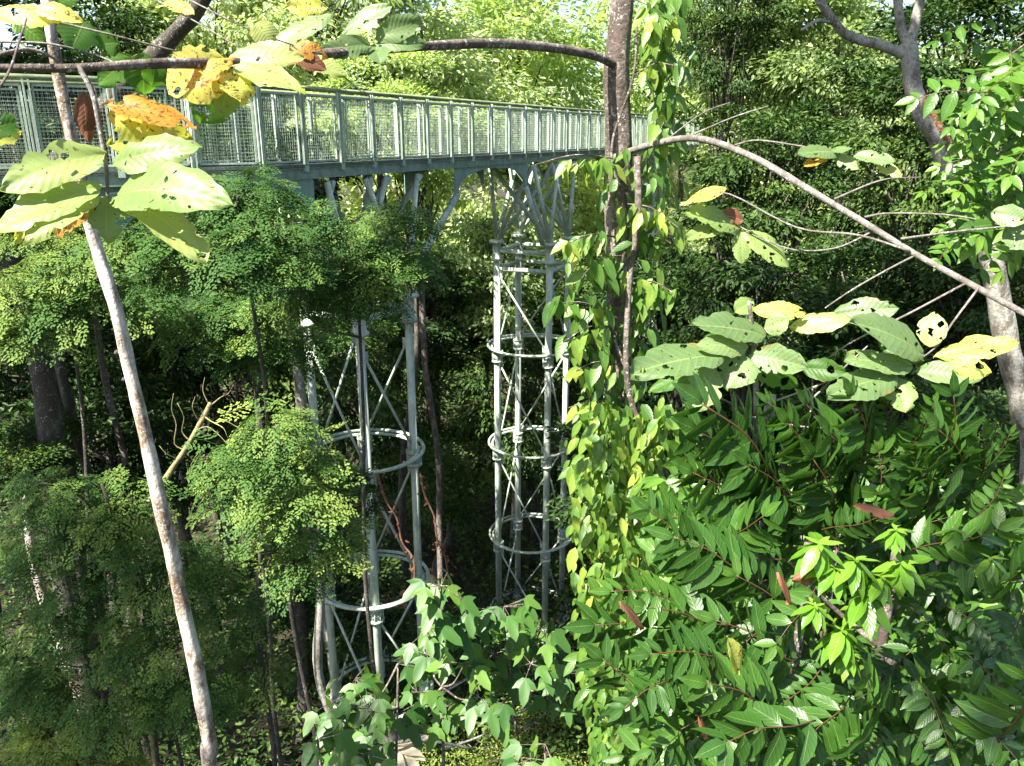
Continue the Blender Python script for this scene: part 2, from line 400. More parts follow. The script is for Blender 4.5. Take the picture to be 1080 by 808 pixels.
# ------------------------------------------------------------------ ground
def ground_h(x, y):
    x = np.asarray(x, float); y = np.asarray(y, float)
    s = lambda t: np.clip(t, 0, 1) ** 2 * (3 - 2 * np.clip(t, 0, 1))
    h = 9.5 * s((x + .5) / 4) * s((11 - y) / 8) + 9.0 * s((y - 34) / 45) - 2.3 * s((y - 17) / 6) + 5 * s((x - 9) / 20)
    h += .5 * np.sin(x * .31 + 1) * np.cos(y * .27) + .15 * np.sin(x * 1.3) * np.sin(y * 1.1 + 2)
    return h
m, n, l, p = newmat('forest_floor')
geo = n.new('ShaderNodeNewGeometry')
a_ = noise(n, l, .8, 8, geo.outputs['Position'], .75); b_ = noise(n, l, 14, 6, geo.outputs['Position'], .8)
r_ = ramp(n, [(.35, (.018, .016, .009)), (.52, (.04, .032, .018)), (.62, (.022, .036, .009))]); l.new(a_.outputs[0], r_.inputs[0])
r2_ = ramp(n, [(.4, (.3, .3, .3)), (.7, (1.6, 1.4, 1.1))]); l.new(b_.outputs[0], r2_.inputs[0])
l.new(mixc(n, l, 1.0, r_.outputs[0], r2_.outputs[0], 'MULTIPLY'), p.inputs['Base Color']); p.inputs['Roughness'].default_value = .95
bp = n.new('ShaderNodeBump'); bp.inputs['Strength'].default_value = .9; bp.inputs['Distance'].default_value = .06; l.new(b_.outputs[0], bp.inputs['Height']); l.new(bp.outputs[0], p.inputs['Normal'])
M['floor'] = m
gx = np.concatenate([np.linspace(-400, -60, 12)[:-1], np.linspace(-60, 60, 121), np.linspace(60, 400, 12)[1:]])
gy = np.concatenate([np.linspace(-300, -30, 10)[:-1], np.linspace(-30, 110, 141), np.linspace(110, 700, 12)[1:]])
GX, GY = np.meshgrid(gx, gy)
V = np.stack([GX, GY, ground_h(GX, GY)], -1).reshape(-1, 3)
nx, ny = len(gx), len(gy); i, j = np.meshgrid(np.arange(ny - 1), np.arange(nx - 1), indexing='ij'); q = (i * nx + j)
fl = np.stack([q, q + 1, q + nx + 1, q + nx], -1).reshape(-1)
g = link('ground', mesh_from('ground', V, fl, [4] * ((nx - 1) * (ny - 1)), None, M['floor']), kind='structure')

# ------------------------------------------------------------------ canopy walkway
DECK = EYE - .5
RAILZ = EYE + .75
def xy(px, Y): 
    q = W(px, 142, Y); return A([q[0], q[1], 0.])
C0 = xy(273, 13.2)
C1 = xy(735, 42.0)
uB = nrm(C1 - C0); 
nB = A([-uB[1], uB[0], 0]); nB = nB if nB[1] > 0 else -nB
CL = xy(-60, 11.0); uL = nrm(CL - C0); nL = A([-uL[1], uL[0], 0]); nL = nL if nL[1] > 0 else -nL
WID = 1.35
PIT = 1.03
walk = thing('canopy_walkway', 'long raised green steel footbridge with wire mesh railings and olive handrail crossing the forest', 'footbridge', (C0[0], C0[1], DECK))
Z1 = A([0, 0, 1.])
def I_beam(m, p, q, h=.24, wd=.11, t=.018):
    m.bar(p, q, t, h - 2 * t); s_ = Z1 * (h / 2 - t / 2); m.bar(p + s_, q + s_, wd, t); m.bar(p - s_, q - s_, wd, t)
# panel template: frame and wire, local X along, Z up, origin bottom-left of the bay
def panel_meshes(plen, hgt):
    fr = MB(); a, b, lo, hi = .075, plen - .075, .07, hgt - .10
    rr = .016
    for p, q in (((a, 0, lo), (b, 0, lo)), ((b, 0, lo), (b, 0, hi)), ((b, 0, hi), (a, 0, hi)), ((a, 0, hi), (a, 0, lo))):
        fr.bar(p, q, .03, .03, (0, 1, 0))
    for z in (lo + .12, hi - .15):
        for x0, x1 in ((.02, a - .015), (b + .015, plen - .02)): fr.bar((x0, 0, z), (x1, 0, z), .012, .03)
    wi = MB()
    nx_ = int((b - a) / .052); nz = int((hi - lo) / .052)
    for k in range(1, nx_):
        x = a + (b - a) * k / nx_; wi.bar((x, 0, lo), (x, 0, hi), .0042, .0042, (0, 1, 0))
    for k in range(1, nz):
        z = lo + (hi - lo) * k / nz; wi.bar((a, .004, z), (b, .004, z), .0042, .0042, (0, 1, 0))
    f1 = mesh_from('railing_panel', *fr.data()[:3], None, M['fence'], False); f2 = mesh_from('wire_mesh', *wi.data()[:3], None, M['fence'], False)
    return f1, f2
HG = RAILZ - DECK
pf, pw = panel_meshes(PIT, HG)
pm = MB()
for s_ in (-.034, .034): pm.box((s_, 0, HG / 2 - .04), (.020, .055, HG + .02))
pm.box((0, 0, -.05), (.09, .07, .10))
post_me = mesh_from('post', *pm.data()[:3], None, M['fence'], False)
def section(O, u, nb, nfar, npan, z0=DECK):
    ang = math.atan2(u[1], u[0])
    for side in (0, 1):
        base = O + nb * WID * side
        for k in range(npan + 1):
            pp = base + u * PIT * k + (nb * (-.05) if side == 0 else nb * .05)
            link('post', post_me, walk, loc=A([pp[0], pp[1], z0]) - wloc(walk)).rotation_euler.z = ang
            if k < npan:
                pp = base + u * PIT * k
                o = link('railing_panel', pf, walk, loc=A([pp[0], pp[1], z0]) - wloc(walk)); o.rotation_euler.z = ang
                link('wire_mesh', pw, o)
        e = base + u * PIT * npan
        m = MB(); m.tube(A([base + Z1 * RAILZ, e + Z1 * RAILZ]), .042, 10); m.build('handrail', M['rail'], walk)
        m = MB(); I_beam(m, base + Z1 * (z0 - .13), e + Z1 * (z0 - .13), .19); m.build('edge_beam', M['beam'], walk, False)
        m = MB(); m.bar(base + Z1 * (z0 + .0) - nb * .0, e + Z1 * (z0 + .0), .14, .05); m.build('kerb_angle', M['dark_steel'], walk, False)
    m = MB(); npl = int(npan * PIT / .14)
    for k in range(npl):
        c = O + u * (k + .5) * .14 + nb * WID / 2 + Z1 * (z0 - .045)
        m.box(c, (.128, WID - .16, .032), u)
    m.build('deck_boards', M['deck'], walk, False)
    m = MB()
    for k in range(npan + 1):
        c = O + u * k * PIT + nb * WID / 2 + Z1 * (z0 - .14); m.box(c, (.06, WID - .02, .12), u)
    m.build('cross_beams', M['dark_steel'], walk, False)
NP_ = 31; NLp = 7
section(C0, uB, nB, None, NP_)
# left stretch runs from the corner outwards
section(C0 + nB * 0, uL, nL, None, NLp)
# arched bracket plates under the edge beams
def proj(p):
    d = A(p, float) - A([0, 0, EYE]); zc = d[1] * cos(PITCH) - d[2] * sin(PITCH); yc = d[1] * sin(PITCH) + d[2] * cos(PITCH)
    return 540 + F * d[0] / zc, 404 - F * yc / zc
def along(px, off=0.0, z=DECK - .3):
    return min(np.linspace(-1, 40, 2000), key=lambda t: abs(proj(C0 + uB * t + nB * off + Z1 * z)[0] - px))
def arch(t0, t1, depth=.62, thick=.014):
    for side in (0, 1):
        O = C0 + nB * WID * side; zt = DECK - .222
        P = [O + uB * t0 + Z1 * zt, O + uB * t0 + Z1 * (zt - depth), O + uB * (t0 + .16) + Z1 * (zt - depth)]
        for k in range(13):
            a = pi * k / 12; tt = (t0 + t1) / 2 - cos(a) * ((t1 - t0) / 2 - .16)
            P.append(O + uB * tt + Z1 * (zt - depth + (depth - .07) * sin(a) ** .8))
        P += [O + uB * (t1 - .16) + Z1 * (zt - depth), O + uB * t1 + Z1 * (zt - depth), O + uB * t1 + Z1 * zt]
        # split into quads strips for a clean plate
        m = MB(); Nn = nB
        top = []; 
        low = P[1:-1]
        for k in range(len(low) - 1):
            a, b = low[k], low[k + 1]
            if abs(np.dot(b - a, uB)) < 1e-4: continue
            m.plate([A([a[0], a[1], zt]), a, b, A([b[0], b[1], zt])], thick, Nn)
        m.build('arch_bracket', M['bracket'], walk, False)
tA0, tA1 = along(479), along(556)
arch(tA0, tA1)
for (p0, q0) in ((C0 + uB * (tA0 + .1), W(436, 285, 16.6)), (C0 + uB * (tA1 - .1), W(572, 258, 23.4))):
    m = MB(); m.tube(A([p0 + Z1 * (DECK - .86), q0]), .075, 10); m.build('bracket_strut', M['column'], walk)
tB1 = along(330); arch(tB1 - (tA1 - tA0), tB1)
tC0 = along(640); arch(tC0 - .2, tC0 + (tA1 - tA0) * .8)

# ------------------------------------------------------------------ support towers
def tower(px, label, rot, ylev, yhub, ties=(-.30, -.85), R=1.22, tl=-1.9, tr=1.9):
    t_mid = along(px, WID / 2, EYE - 6)
    c = C0 + uB * t_mid + nB * (WID / 2)
    zl = [W(px, y, c[1])[2] for y in ylev]; hub = W(px, yhub, c[1])[2]
    while zl[-1] > float(ground_h(c[0], c[1])) + 3.3: zl.append(zl[-1] - 3.05)
    base = float(ground_h(c[0], c[1])) - .1
    T = thing('support_tower', label, 'steel tower', (c[0], c[1], base), 'four legged steel towers carrying the walkway')
    cols = []
    for k in range(4):
        a = rot + k * pi / 2
        cols.append(A([c[0] + R * sin(a), c[1] - R * cos(a), 0.]))
    for q in cols:
        m = MB(); m.tube([q + Z1 * base, q + Z1 * hub], .105 if R > 1.1 else .088, 14); cc = m.build('column', M['column'], T)
        for z in zl:
            m = MB()
            P = [q + Z1 * (z + h_) for h_ in (-.40, -.34, -.34, -.30, -.30, -.14, -.14, -.10, -.10, -.04)]
            m.tube(P, [.18, .18, .14, .14, .15, .15, .14, .14, .18, .18], 14)
            for b in range(8):
                a = b * pi / 4; o = q + A([cos(a) * .16, sin(a) * .16, z - .43]); m.tube([o, o + Z1 * .42], .014, 5)
            m.build('flange', M['column'], cc)
        m = MB(); P = [q + Z1 * (hub + h_) for h_ in (-.60, -.52, -.52, -.46, -.46, -.06, -.06, .02)]
        m.tube(P, [.19, .19, .14, .14, .13, .13, .24, .24], 14); m.build('hub', M['column'], cc)
        rel = q - C0; tq = np.dot(rel, uB)
        for ts in (tl, tr):
            for side in (0, 1):
                tt = t_mid + ts * .5 + (tq - t_mid) * .8
                e = C0 + uB * tt + nB * WID * side + Z1 * (DECK - .30)
                m = MB(); m.tube([q + Z1 * (hub + .02) + nrm(e - q - Z1 * hub) * .05, e], .062, 8); m.build('strut', M['column'], T)
        m = MB(); m.tube([q + Z1 * (base - .1), q + Z1 * (base + .35)], .3, 14); m.build('footing', M['concrete'], T)
    for k in range(4):
        q, r_ = cols[k], cols[(k + 1) % 4]
        d = nrm(r_ - q) * .10
        for hz in ties:
            m = MB(); m.tube([q + d + Z1 * (hub + hz), r_ - d + Z1 * (hub + hz)], .07, 10); m.build('tie_tube', M['column'], T)
        levels = [hub - .6] + zl
        for a_z, b_z in zip(levels[:-1], levels[1:]):
            m = MB(); m.tube([q + d + Z1 * (a_z - .5), r_ - d + Z1 * (b_z + .15)], .03, 6)
            for p_, z_ in ((q + d, a_z - .5), (r_ - d, b_z + .15)):
                m.box(p_ + Z1 * z_, (.2, .014, .26), r_ - q)
            m.build('brace', M['column'], T)
    for z in zl:
        m = MB()
        for RR, zz in ((R + .10, 0.0), (R + .22, .05)): m.ring(A([c[0], c[1], z + zz]), RR, .04, 56, 8)
        for k in range(8):
            a = rot + k * pi / 4; p_ = A([c[0] + sin(a) * (R + .02), c[1] - cos(a) * (R + .02), z + .02]); q_ = A([c[0] + sin(a) * (R + .25), c[1] - cos(a) * (R + .25), z + .03]); m.bar(p_, q_, .04, .03)
        m.build('ring', M['column'], T)
    return c
for args in ((384, 'nearest steel tower on the left, its upper legs half hidden by feathery foliage', radians(12), (477, 612), 312, (-.30,), 1.06),
             (562, 'middle steel tower with brightly sunlit legs and three rings in the centre', radians(22), (365, 467, 563), 252),
             (668, 'farthest steel tower, seen behind the vine covered trunk', radians(25), (290, 365, 430), 215)):
    c = tower(*args); print('tower', args[0], c)

# ------------------------------------------------------------------ trees: crowns shared between the forest trees
def crown_data(seed, R, ncl, nl, ls, template=T_OVAL, droop=.35, clr=.28):
    r = np.random.default_rng(seed); m = MB()
    R = A(R, float)
    d = nrm(r.normal(0, 1, (ncl, 3))); rad = r.random(ncl) ** .38
    cc = d * rad[:, None] * R * A([1, 1, .9]); cc *= (1 + .18 * np.sin(d[:, :1] * 5 + seed) + .14 * r.normal(0, 1, (ncl, 1)))
    cr = R.min() * clr * r.uniform(.55, 1.3, ncl)
    k = r.integers(0, ncl, nl)
    dd = nrm(r.normal(0, 1, (nl, 3)) + A([0, 0, .35])); rr = r.random(nl) ** .6
    P = cc[k] + dd * (rr * cr[k])[:, None] * A([1.25, 1.25, .62])
    X = nrm(dd * A([1, 1, .3]) + nrm(P / R) * .5 + r.normal(0, .45, (nl, 3)) - A([0, 0, droop]))
    N = A([0, 0, 1.]) + r.normal(0, .55, (nl, 3)) + sundir * .2
    m.scatter(template, P, X, N, ls * r.uniform(.65, 1.25, nl), np.clip(.5 + r.normal(0, .16, nl) + (r.random(ncl)[k] - .5) * .35, .02, .98))
    return m.data(), cc
CR = []
def crown_mesh(name, *a, mat='forest', **k):
    d, cc = crown_data(*a, **k); return mesh_from(name, *d, M[mat], False), cc
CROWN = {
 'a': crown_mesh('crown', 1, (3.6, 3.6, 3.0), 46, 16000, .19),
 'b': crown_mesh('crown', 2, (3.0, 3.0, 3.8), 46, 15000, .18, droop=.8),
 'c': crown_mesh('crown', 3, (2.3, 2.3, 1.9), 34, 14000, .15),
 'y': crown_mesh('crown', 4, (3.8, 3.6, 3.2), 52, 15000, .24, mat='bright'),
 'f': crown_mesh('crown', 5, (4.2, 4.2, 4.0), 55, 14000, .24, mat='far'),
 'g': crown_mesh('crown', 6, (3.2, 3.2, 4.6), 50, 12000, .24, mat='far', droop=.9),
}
def trunk_path(b, t, wig, r):
    P = [b + (t - b) * s for s in np.linspace(0, 1, 6)]
    for q in P[1:-1]: q[:2] += r.normal(0, wig, 2)
    return spline(P, 5)
def tree(x, y, zc, kind, label, rad=.16, scale=1.0, rot=0, bark='bark_dark', name='forest_tree', group='trees of the forest around the walkway', squash=1.0):
    gz = float(ground_h(x, y)); T = thing(name, label, 'tree', (x, y, gz - .1), group)
    r = np.random.default_rng(int(abs(x * 131 + y * 17)) + 3)
    m = MB(); top = A([x, y, zc + .6 * scale]); P = trunk_path(A([x, y, gz - .1]), top, .22, r)
    m.tube(P, np.linspace(rad * 1.25, rad * .35, len(P)), 9, rough=.12, seed=int(abs(x * 7)))
    me, cc = CROWN[kind]
    ca, sa = cos(rot), sin(rot)
    for k in range(0, min(len(cc), 26)):
        e = cc[k] * scale; e = A([e[0] * ca - e[1] * sa, e[0] * sa + e[1] * ca, e[2] * squash]) + A([x, y, zc])
        s_ = P[int(len(P) * r.uniform(.62, .95))]
        mid = (s_ + e) / 2 + r.normal(0, .2, 3) + A([0, 0, .15]); L = spline([s_, mid, e], 4)
        m.tube(L, np.linspace(rad * .3, .012, len(L)), 5, False)
    m.build('trunk', M[bark], T)
    o = link('crown', me, T, loc=A([x, y, zc]) - wloc(T)); o.rotation_euler.z = rot; o.scale = (scale, scale, scale * squash)
    return T

def at(px, py, Y): return W(px, py, Y)
BG = [
 (860, 95, 36, 'f', .9, 'pale sunlit tree in the distance between the vine covered trunk and the forked trunk'),
 (790, 75, 47, 'y', .9, 'pale yellow tree in the distance just right of the vine covered trunk'),
 (840, 330, 27, 'a', .9, 'dark tree behind the big perforated leaves, deeper in the wood'),
 (1000, 330, 22, 'c', 1.3, 'dark tree between the perforated leaves and the mottled trunk'),
 (1060, 330, 14, 'b', .55, 'dark tree behind the mottled trunk at the right edge'),
 (760, 420, 24, 'c', 1.3, 'bushy tree low behind the pale sapling stem'),
 (950, 440, 13, 'c', .75, 'small dark tree low behind the upright sprays'),
 (390, 430, 30, 'b', 1.1, 'dark tree far behind the nearest tower'),
 (520, 300, 33, 'g', 1.0, 'light tree seen under the arched bracket'),
 # px, py (crown centre), distance, crown kind, scale, label
 (550, 55, 45, 'y', 1.6, 'sunlit yellow-green tree with broad leaves rising behind the middle of the handrail'),
 (715, 55, 50, 'y', 1.3, 'yellow-green tree behind the far end of the walkway'),
 (445, 50, 33, 'f', 1.0, 'light green tree behind the handrail left of the yellow-green one'),
 (330, 30, 30, 'g', 1.1, 'pale green drooping tree behind the railing corner'),
 (240, 60, 26, 'g', .8, 'light green tree filling the gap right of the slanted dark trunk'),
 (60, 60, 22, 'a', .9, 'shaded green tree behind the left stretch of the railing'),
 (170, 45, 32, 'f', .6, 'pale tree against the sky at the upper left'),
 (775, 20, 27, 'b', .65, 'dark drooping tree right of the vine covered trunk at the top'),
 (815, 165, 21, 'a', .65, 'dark leafy tree behind the arching grey branch'),
 (900, 60, 27, 'f', .8, 'sun flecked tree behind the forked pale trunk'),
 (800, 10, 30, 'f', .9, 'light green tree at the top between the trunks'),
 (1020, 60, 17, 'a', .7, 'deep green tree behind the forked trunk at the upper right'),
 (960, 200, 16, 'b', .62, 'dark tree with hanging leaves behind the bright sprays at the right'),
 (800, 275, 19, 'b', .8, 'dark tree with hanging leaves behind the small yellow leaf cluster'),
 (900, 330, 15, 'c', .9, 'dark bushy tree behind the big perforated leaves'),
 (720, 330, 22, 'c', 1.0, 'small tree right of the vine covered trunk catching dappled sun'),
 (455, 330, 31, 'c', 1.3, 'mid green tree seen between the two nearer towers'),
 (465, 500, 28, 'c', 1.1, 'shaded bush tree low between the two nearer towers'),
 (630, 300, 31, 'c', 1.2, 'green tree seen through the legs of the middle tower'),
 (560, 420, 30, 'b', 1.1, 'shaded tree standing behind the middle tower'),
 (60, 360, 17, 'a', .72, 'dark tree low at the left edge beyond the white trunk'),
 (180, 380, 19, 'b', .8, 'dark tree right of the white trunk at mid height'),
 (290, 360, 21, 'a', .8, 'dark tree behind the legs of the nearest tower'),
 (110, 470, 15, 'c', .9, 'shaded small tree behind the lower part of the white trunk'),
 (350, 640, 19, 'c', 1.0, 'shaded small tree at the foot of the nearest tower'),
 (690, 500, 17, 'c', .9, 'shaded small tree behind the lower vine leaves'),
 (260, 180, 17, 'a', .6, 'sunlit tree behind the railing corner'),
 (20, 180, 17, 'c', .8, 'green tree behind the mesh at the left edge'),
 (1040, 480, 9, 'c', .5, 'leafy small tree below the mottled trunk at the right edge'),
 (130, 130, 24, 'f', .8, 'pale green tree glimpsed through the left mesh'),
 (420, 130, 24, 'y', .6, 'yellow-green tree seen through the mesh above the nearest tower'),
]
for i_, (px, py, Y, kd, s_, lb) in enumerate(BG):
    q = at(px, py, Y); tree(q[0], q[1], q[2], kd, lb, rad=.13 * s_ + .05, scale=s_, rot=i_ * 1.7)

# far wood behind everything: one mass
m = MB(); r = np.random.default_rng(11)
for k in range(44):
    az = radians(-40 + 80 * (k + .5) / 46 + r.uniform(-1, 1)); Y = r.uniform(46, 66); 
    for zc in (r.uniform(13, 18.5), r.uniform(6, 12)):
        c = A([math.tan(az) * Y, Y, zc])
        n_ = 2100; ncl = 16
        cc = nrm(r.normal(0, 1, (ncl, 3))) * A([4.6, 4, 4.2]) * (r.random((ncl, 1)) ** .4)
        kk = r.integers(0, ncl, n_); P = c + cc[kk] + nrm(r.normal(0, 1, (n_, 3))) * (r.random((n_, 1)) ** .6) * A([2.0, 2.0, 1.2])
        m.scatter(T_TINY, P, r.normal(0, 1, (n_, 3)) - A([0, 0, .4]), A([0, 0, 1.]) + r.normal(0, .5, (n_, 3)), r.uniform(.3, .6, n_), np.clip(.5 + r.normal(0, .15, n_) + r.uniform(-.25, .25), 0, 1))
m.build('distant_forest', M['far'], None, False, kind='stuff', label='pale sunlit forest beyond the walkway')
# undergrowth
m = MB(); n_ = 130000
ncl = 3000; cc = np.stack([r.uniform(-1, 1, ncl), r.uniform(9, 62, ncl), np.zeros(ncl)], 1); cc[:, 0] *= 6 + cc[:, 1] * .7; cc[:, 2] = ground_h(cc[:, 0], cc[:, 1]) + r.uniform(.0, 1.1, ncl) * (.6 + cc[:, 1] / 30)
kk = r.integers(0, ncl, n_); P = cc[kk] + nrm(r.normal(0, 1, (n_, 3)) + A([0, 0, .4])) * (r.random((n_, 1)) ** .5) * A([.85, .85, .7])
m.scatter(T_OVAL, P, r.normal(0, 1, (n_, 3)) * A([1, 1, .5]), A([0, 0, 1.]) + r.normal(0, .4, (n_, 3)), r.uniform(.10, .22, n_) * (.6 + P[:, 1] / 35), np.clip(.55 + r.normal(0, .2, n_), 0, 1))
m.build('undergrowth', M['forest'], None, False, kind='stuff', label='low leafy plants covering the forest floor')

m = MB(); n_ = 26000; ncl = 420; r = np.random.default_rng(15)
cc = np.stack([r.uniform(-3.5, 4.5, ncl), r.uniform(10.5, 18, ncl), np.zeros(ncl)], 1); cc[:, 2] = ground_h(cc[:, 0], cc[:, 1]) + r.uniform(.1, 1.0, ncl)
kk = r.integers(0, ncl, n_); P = cc[kk] + nrm(r.normal(0, 1, (n_, 3)) + A([0, 0, .4])) * (r.random((n_, 1)) ** .5) * A([.38, .38, .3])
m.scatter(T_OVAL, P, r.normal(0, 1, (n_, 3)) * A([1, 1, .5]), A([0, 0, 1.]) + r.normal(0, .35, (n_, 3)), r.uniform(.05, .11, n_), np.clip(.5 + r.normal(0, .2, n_), 0, 1))
m.build('ground_cover', M['feather_y'], None, False, kind='stuff', label='bright small leaved plants on the clearing floor at the tower feet')

# ------------------------------------------------------------------ understory feathery trees (tiers of twice-divided leaves)
def feather_tree(label, base_px, D, pads, rad=.055, mat='feather', nleaf=34, ll=.40, seed=0, bark='bark_dark'):
    r = np.random.default_rng(100 + seed)
    b = W(base_px, 404, D); b[2] = float(ground_h(b[0], b[1])) - .1
    ps = [W(*p_[:3]) for p_ in pads]; rads = [p_[3] / F * p_[2] for p_ in pads]
    T = thing('feathery_tree', label, 'tree', b, 'feathery leaved understorey trees')
    topz = max(q[2] for q in ps); cen = np.mean(ps, axis=0); top = A([cen[0], cen[1] + .3, topz - .1])
    P = trunk_path(b, top, .12, r); m = MB(); m.tube(P, np.linspace(rad, rad * .35, len(P)), 8, rough=.1, seed=seed)
    fo = MB()
    for q, R in zip(ps, rads):
        zz = q[2] - .35 - .3 * np.linalg.norm(q[:2] - top[:2]); k = int(np.argmin(abs(P[:, 2] - zz))); s_ = P[k]
        L = spline([s_, (s_ + q) / 2 + A([0, 0, -.12]) + r.normal(0, .08, 3), q], 5); m.tube(L, np.linspace(rad * .35, .01, len(L)), 5, False)
        for sub_ in range(3):       # each tier is two or three overlapping shallow domes
            R2 = R * (1.0, .62, .5)[sub_]; a0 = r.random() * 6.28
            o_ = q + (0 if sub_ == 0 else 1) * A([cos(a0) * R * .7, sin(a0) * R * .5, r.uniform(-.10, .22)])
            n3 = int(nleaf * .46 * (R2 / .42) ** 2) + 5
            a = r.random(n3) * 2 * pi; rr = (r.random(n3) ** .5) * R2
            pp = o_ + np.stack([np.cos(a) * rr * .8, np.sin(a) * rr * .8, .12 * R2 - .62 * rr ** 2 / R2 + r.normal(0, .03, n3)], 1)
            sl = 1.1 * rr / R2
            X = np.stack([np.cos(a), np.sin(a), -sl * .8 + r.normal(0, .15, n3)], 1) + r.normal(0, .3, (n3, 3))
            N = np.stack([np.cos(a) * sl * .5, np.sin(a) * sl * .5, np.ones(n3)], 1) + r.normal(0, .15, (n3, 3)) + A([-.1, -.3, 0])
            tv = r.normal(0, .10)
            ci = r.permutation(5)
            for h_ in range(3): fo.scatter(T_COMP[ci[h_]], pp[h_::3], X[h_::3], N[h_::3], ll * r.uniform(.6, 1.1, len(pp[h_::3])), np.clip(.48 + tv + r.normal(0, .13, len(pp[h_::3])), .05, .95))
        # twigs
        for _ in range(5):
            a = r.random() * 6.28; m.tube(A([q - A([0, 0, .08]), q + A([cos(a) * R * .8, sin(a) * R * .8, r.normal(0, .05) - .05])]), A([.009, .004]), 4, False)
    m.build('trunk', M[bark], T); fo.build('crown', M[mat], T, False)
    return T
feather_tree('feathery tree with layered sunlit tiers in front of the railing corner', 215, 9.6,
  [(150, 235, 9.0, 42), (205, 205, 9.6, 40), (250, 200, 9.5, 42), (285, 230, 9.2, 45), (235, 255, 8.8, 42), (300, 262, 9.2, 38), (180, 275, 9.0, 38), (270, 200, 9.9, 30), (330, 225, 9.6, 26), (200, 240, 9.0, 40)], seed=1)
feather_tree('feathery tree hiding the upper legs of the nearest tower', 365, 11.2,
  [(345, 245, 11.2, 40), (385, 240, 10.8, 40), (425, 225, 10.9, 36), (400, 265, 10.6, 44), (345, 285, 10.7, 42), (425, 262, 10.7, 34), (390, 302, 10.5, 34), (330, 310, 10.8, 34), (300, 300, 10.9, 34)], seed=2)
feather_tree('feathery tree with a bright rounded tier left of the nearest tower rings', 300, 8.8,
  [(290, 440, 8.6, 40), (310, 465, 8.5, 42), (265, 478, 8.4, 44), (300, 505, 8.3, 46), (320, 535, 8.5, 36), (255, 520, 8.4, 36), (345, 555, 8.6, 36), (240, 490, 8.5, 24), (310, 590, 8.5, 30)], seed=3, nleaf=40)
feather_tree('wide feathery tree at the lower left behind the white trunk', 120, 9.4,
  [(60, 505, 9.3, 40), (20, 550, 9.0, 46), (90, 545, 9.1, 46), (130, 520, 9.5, 38), (120, 575, 9.0, 42), (60, 600, 8.9, 48), (165, 605, 9.0, 42), (205, 590, 9.4, 38), (30, 650, 8.8, 48), (110, 650, 8.8, 50), (170, 670, 8.8, 48)], seed=4)
feather_tree('low feathery tree in shade at the bottom left', 170, 8.9,
  [(60, 700, 8.9, 50), (130, 710, 8.6, 52), (190, 720, 8.7, 46), (20, 720, 8.9, 40), (235, 640, 9.4, 36), (110, 745, 8.6, 40), (265, 700, 9.6, 30)], seed=5)
feather_tree('yellowish feathery sapling in the bottom left corner', 40, 8.2,
  [(20, 795, 8.2, 50), (80, 800, 8.2, 46), (50, 770, 8.5, 40), (130, 805, 8.3, 30)], seed=6, mat='feather_y', nleaf=46)
feather_tree('feathery tree at the left edge under the big yellow leaves', 40, 10.5,
  [(25, 240, 10.4, 44), (70, 262, 10.2, 42), (20, 290, 10.0, 46), (80, 305, 10.0, 44), (50, 335, 10.0, 40), (130, 300, 10.4, 36), (10, 330, 10.2, 34)], seed=7)
feather_tree('feathery tree in half shade right of the white trunk', 220, 11.8,
  [(190, 315, 11.8, 42), (240, 320, 11.5, 44), (280, 335, 11.6, 40), (215, 350, 11.4, 36), (320, 350, 12, 34), (265, 300, 11.8, 36), (265, 375, 11.6, 24)], seed=8)

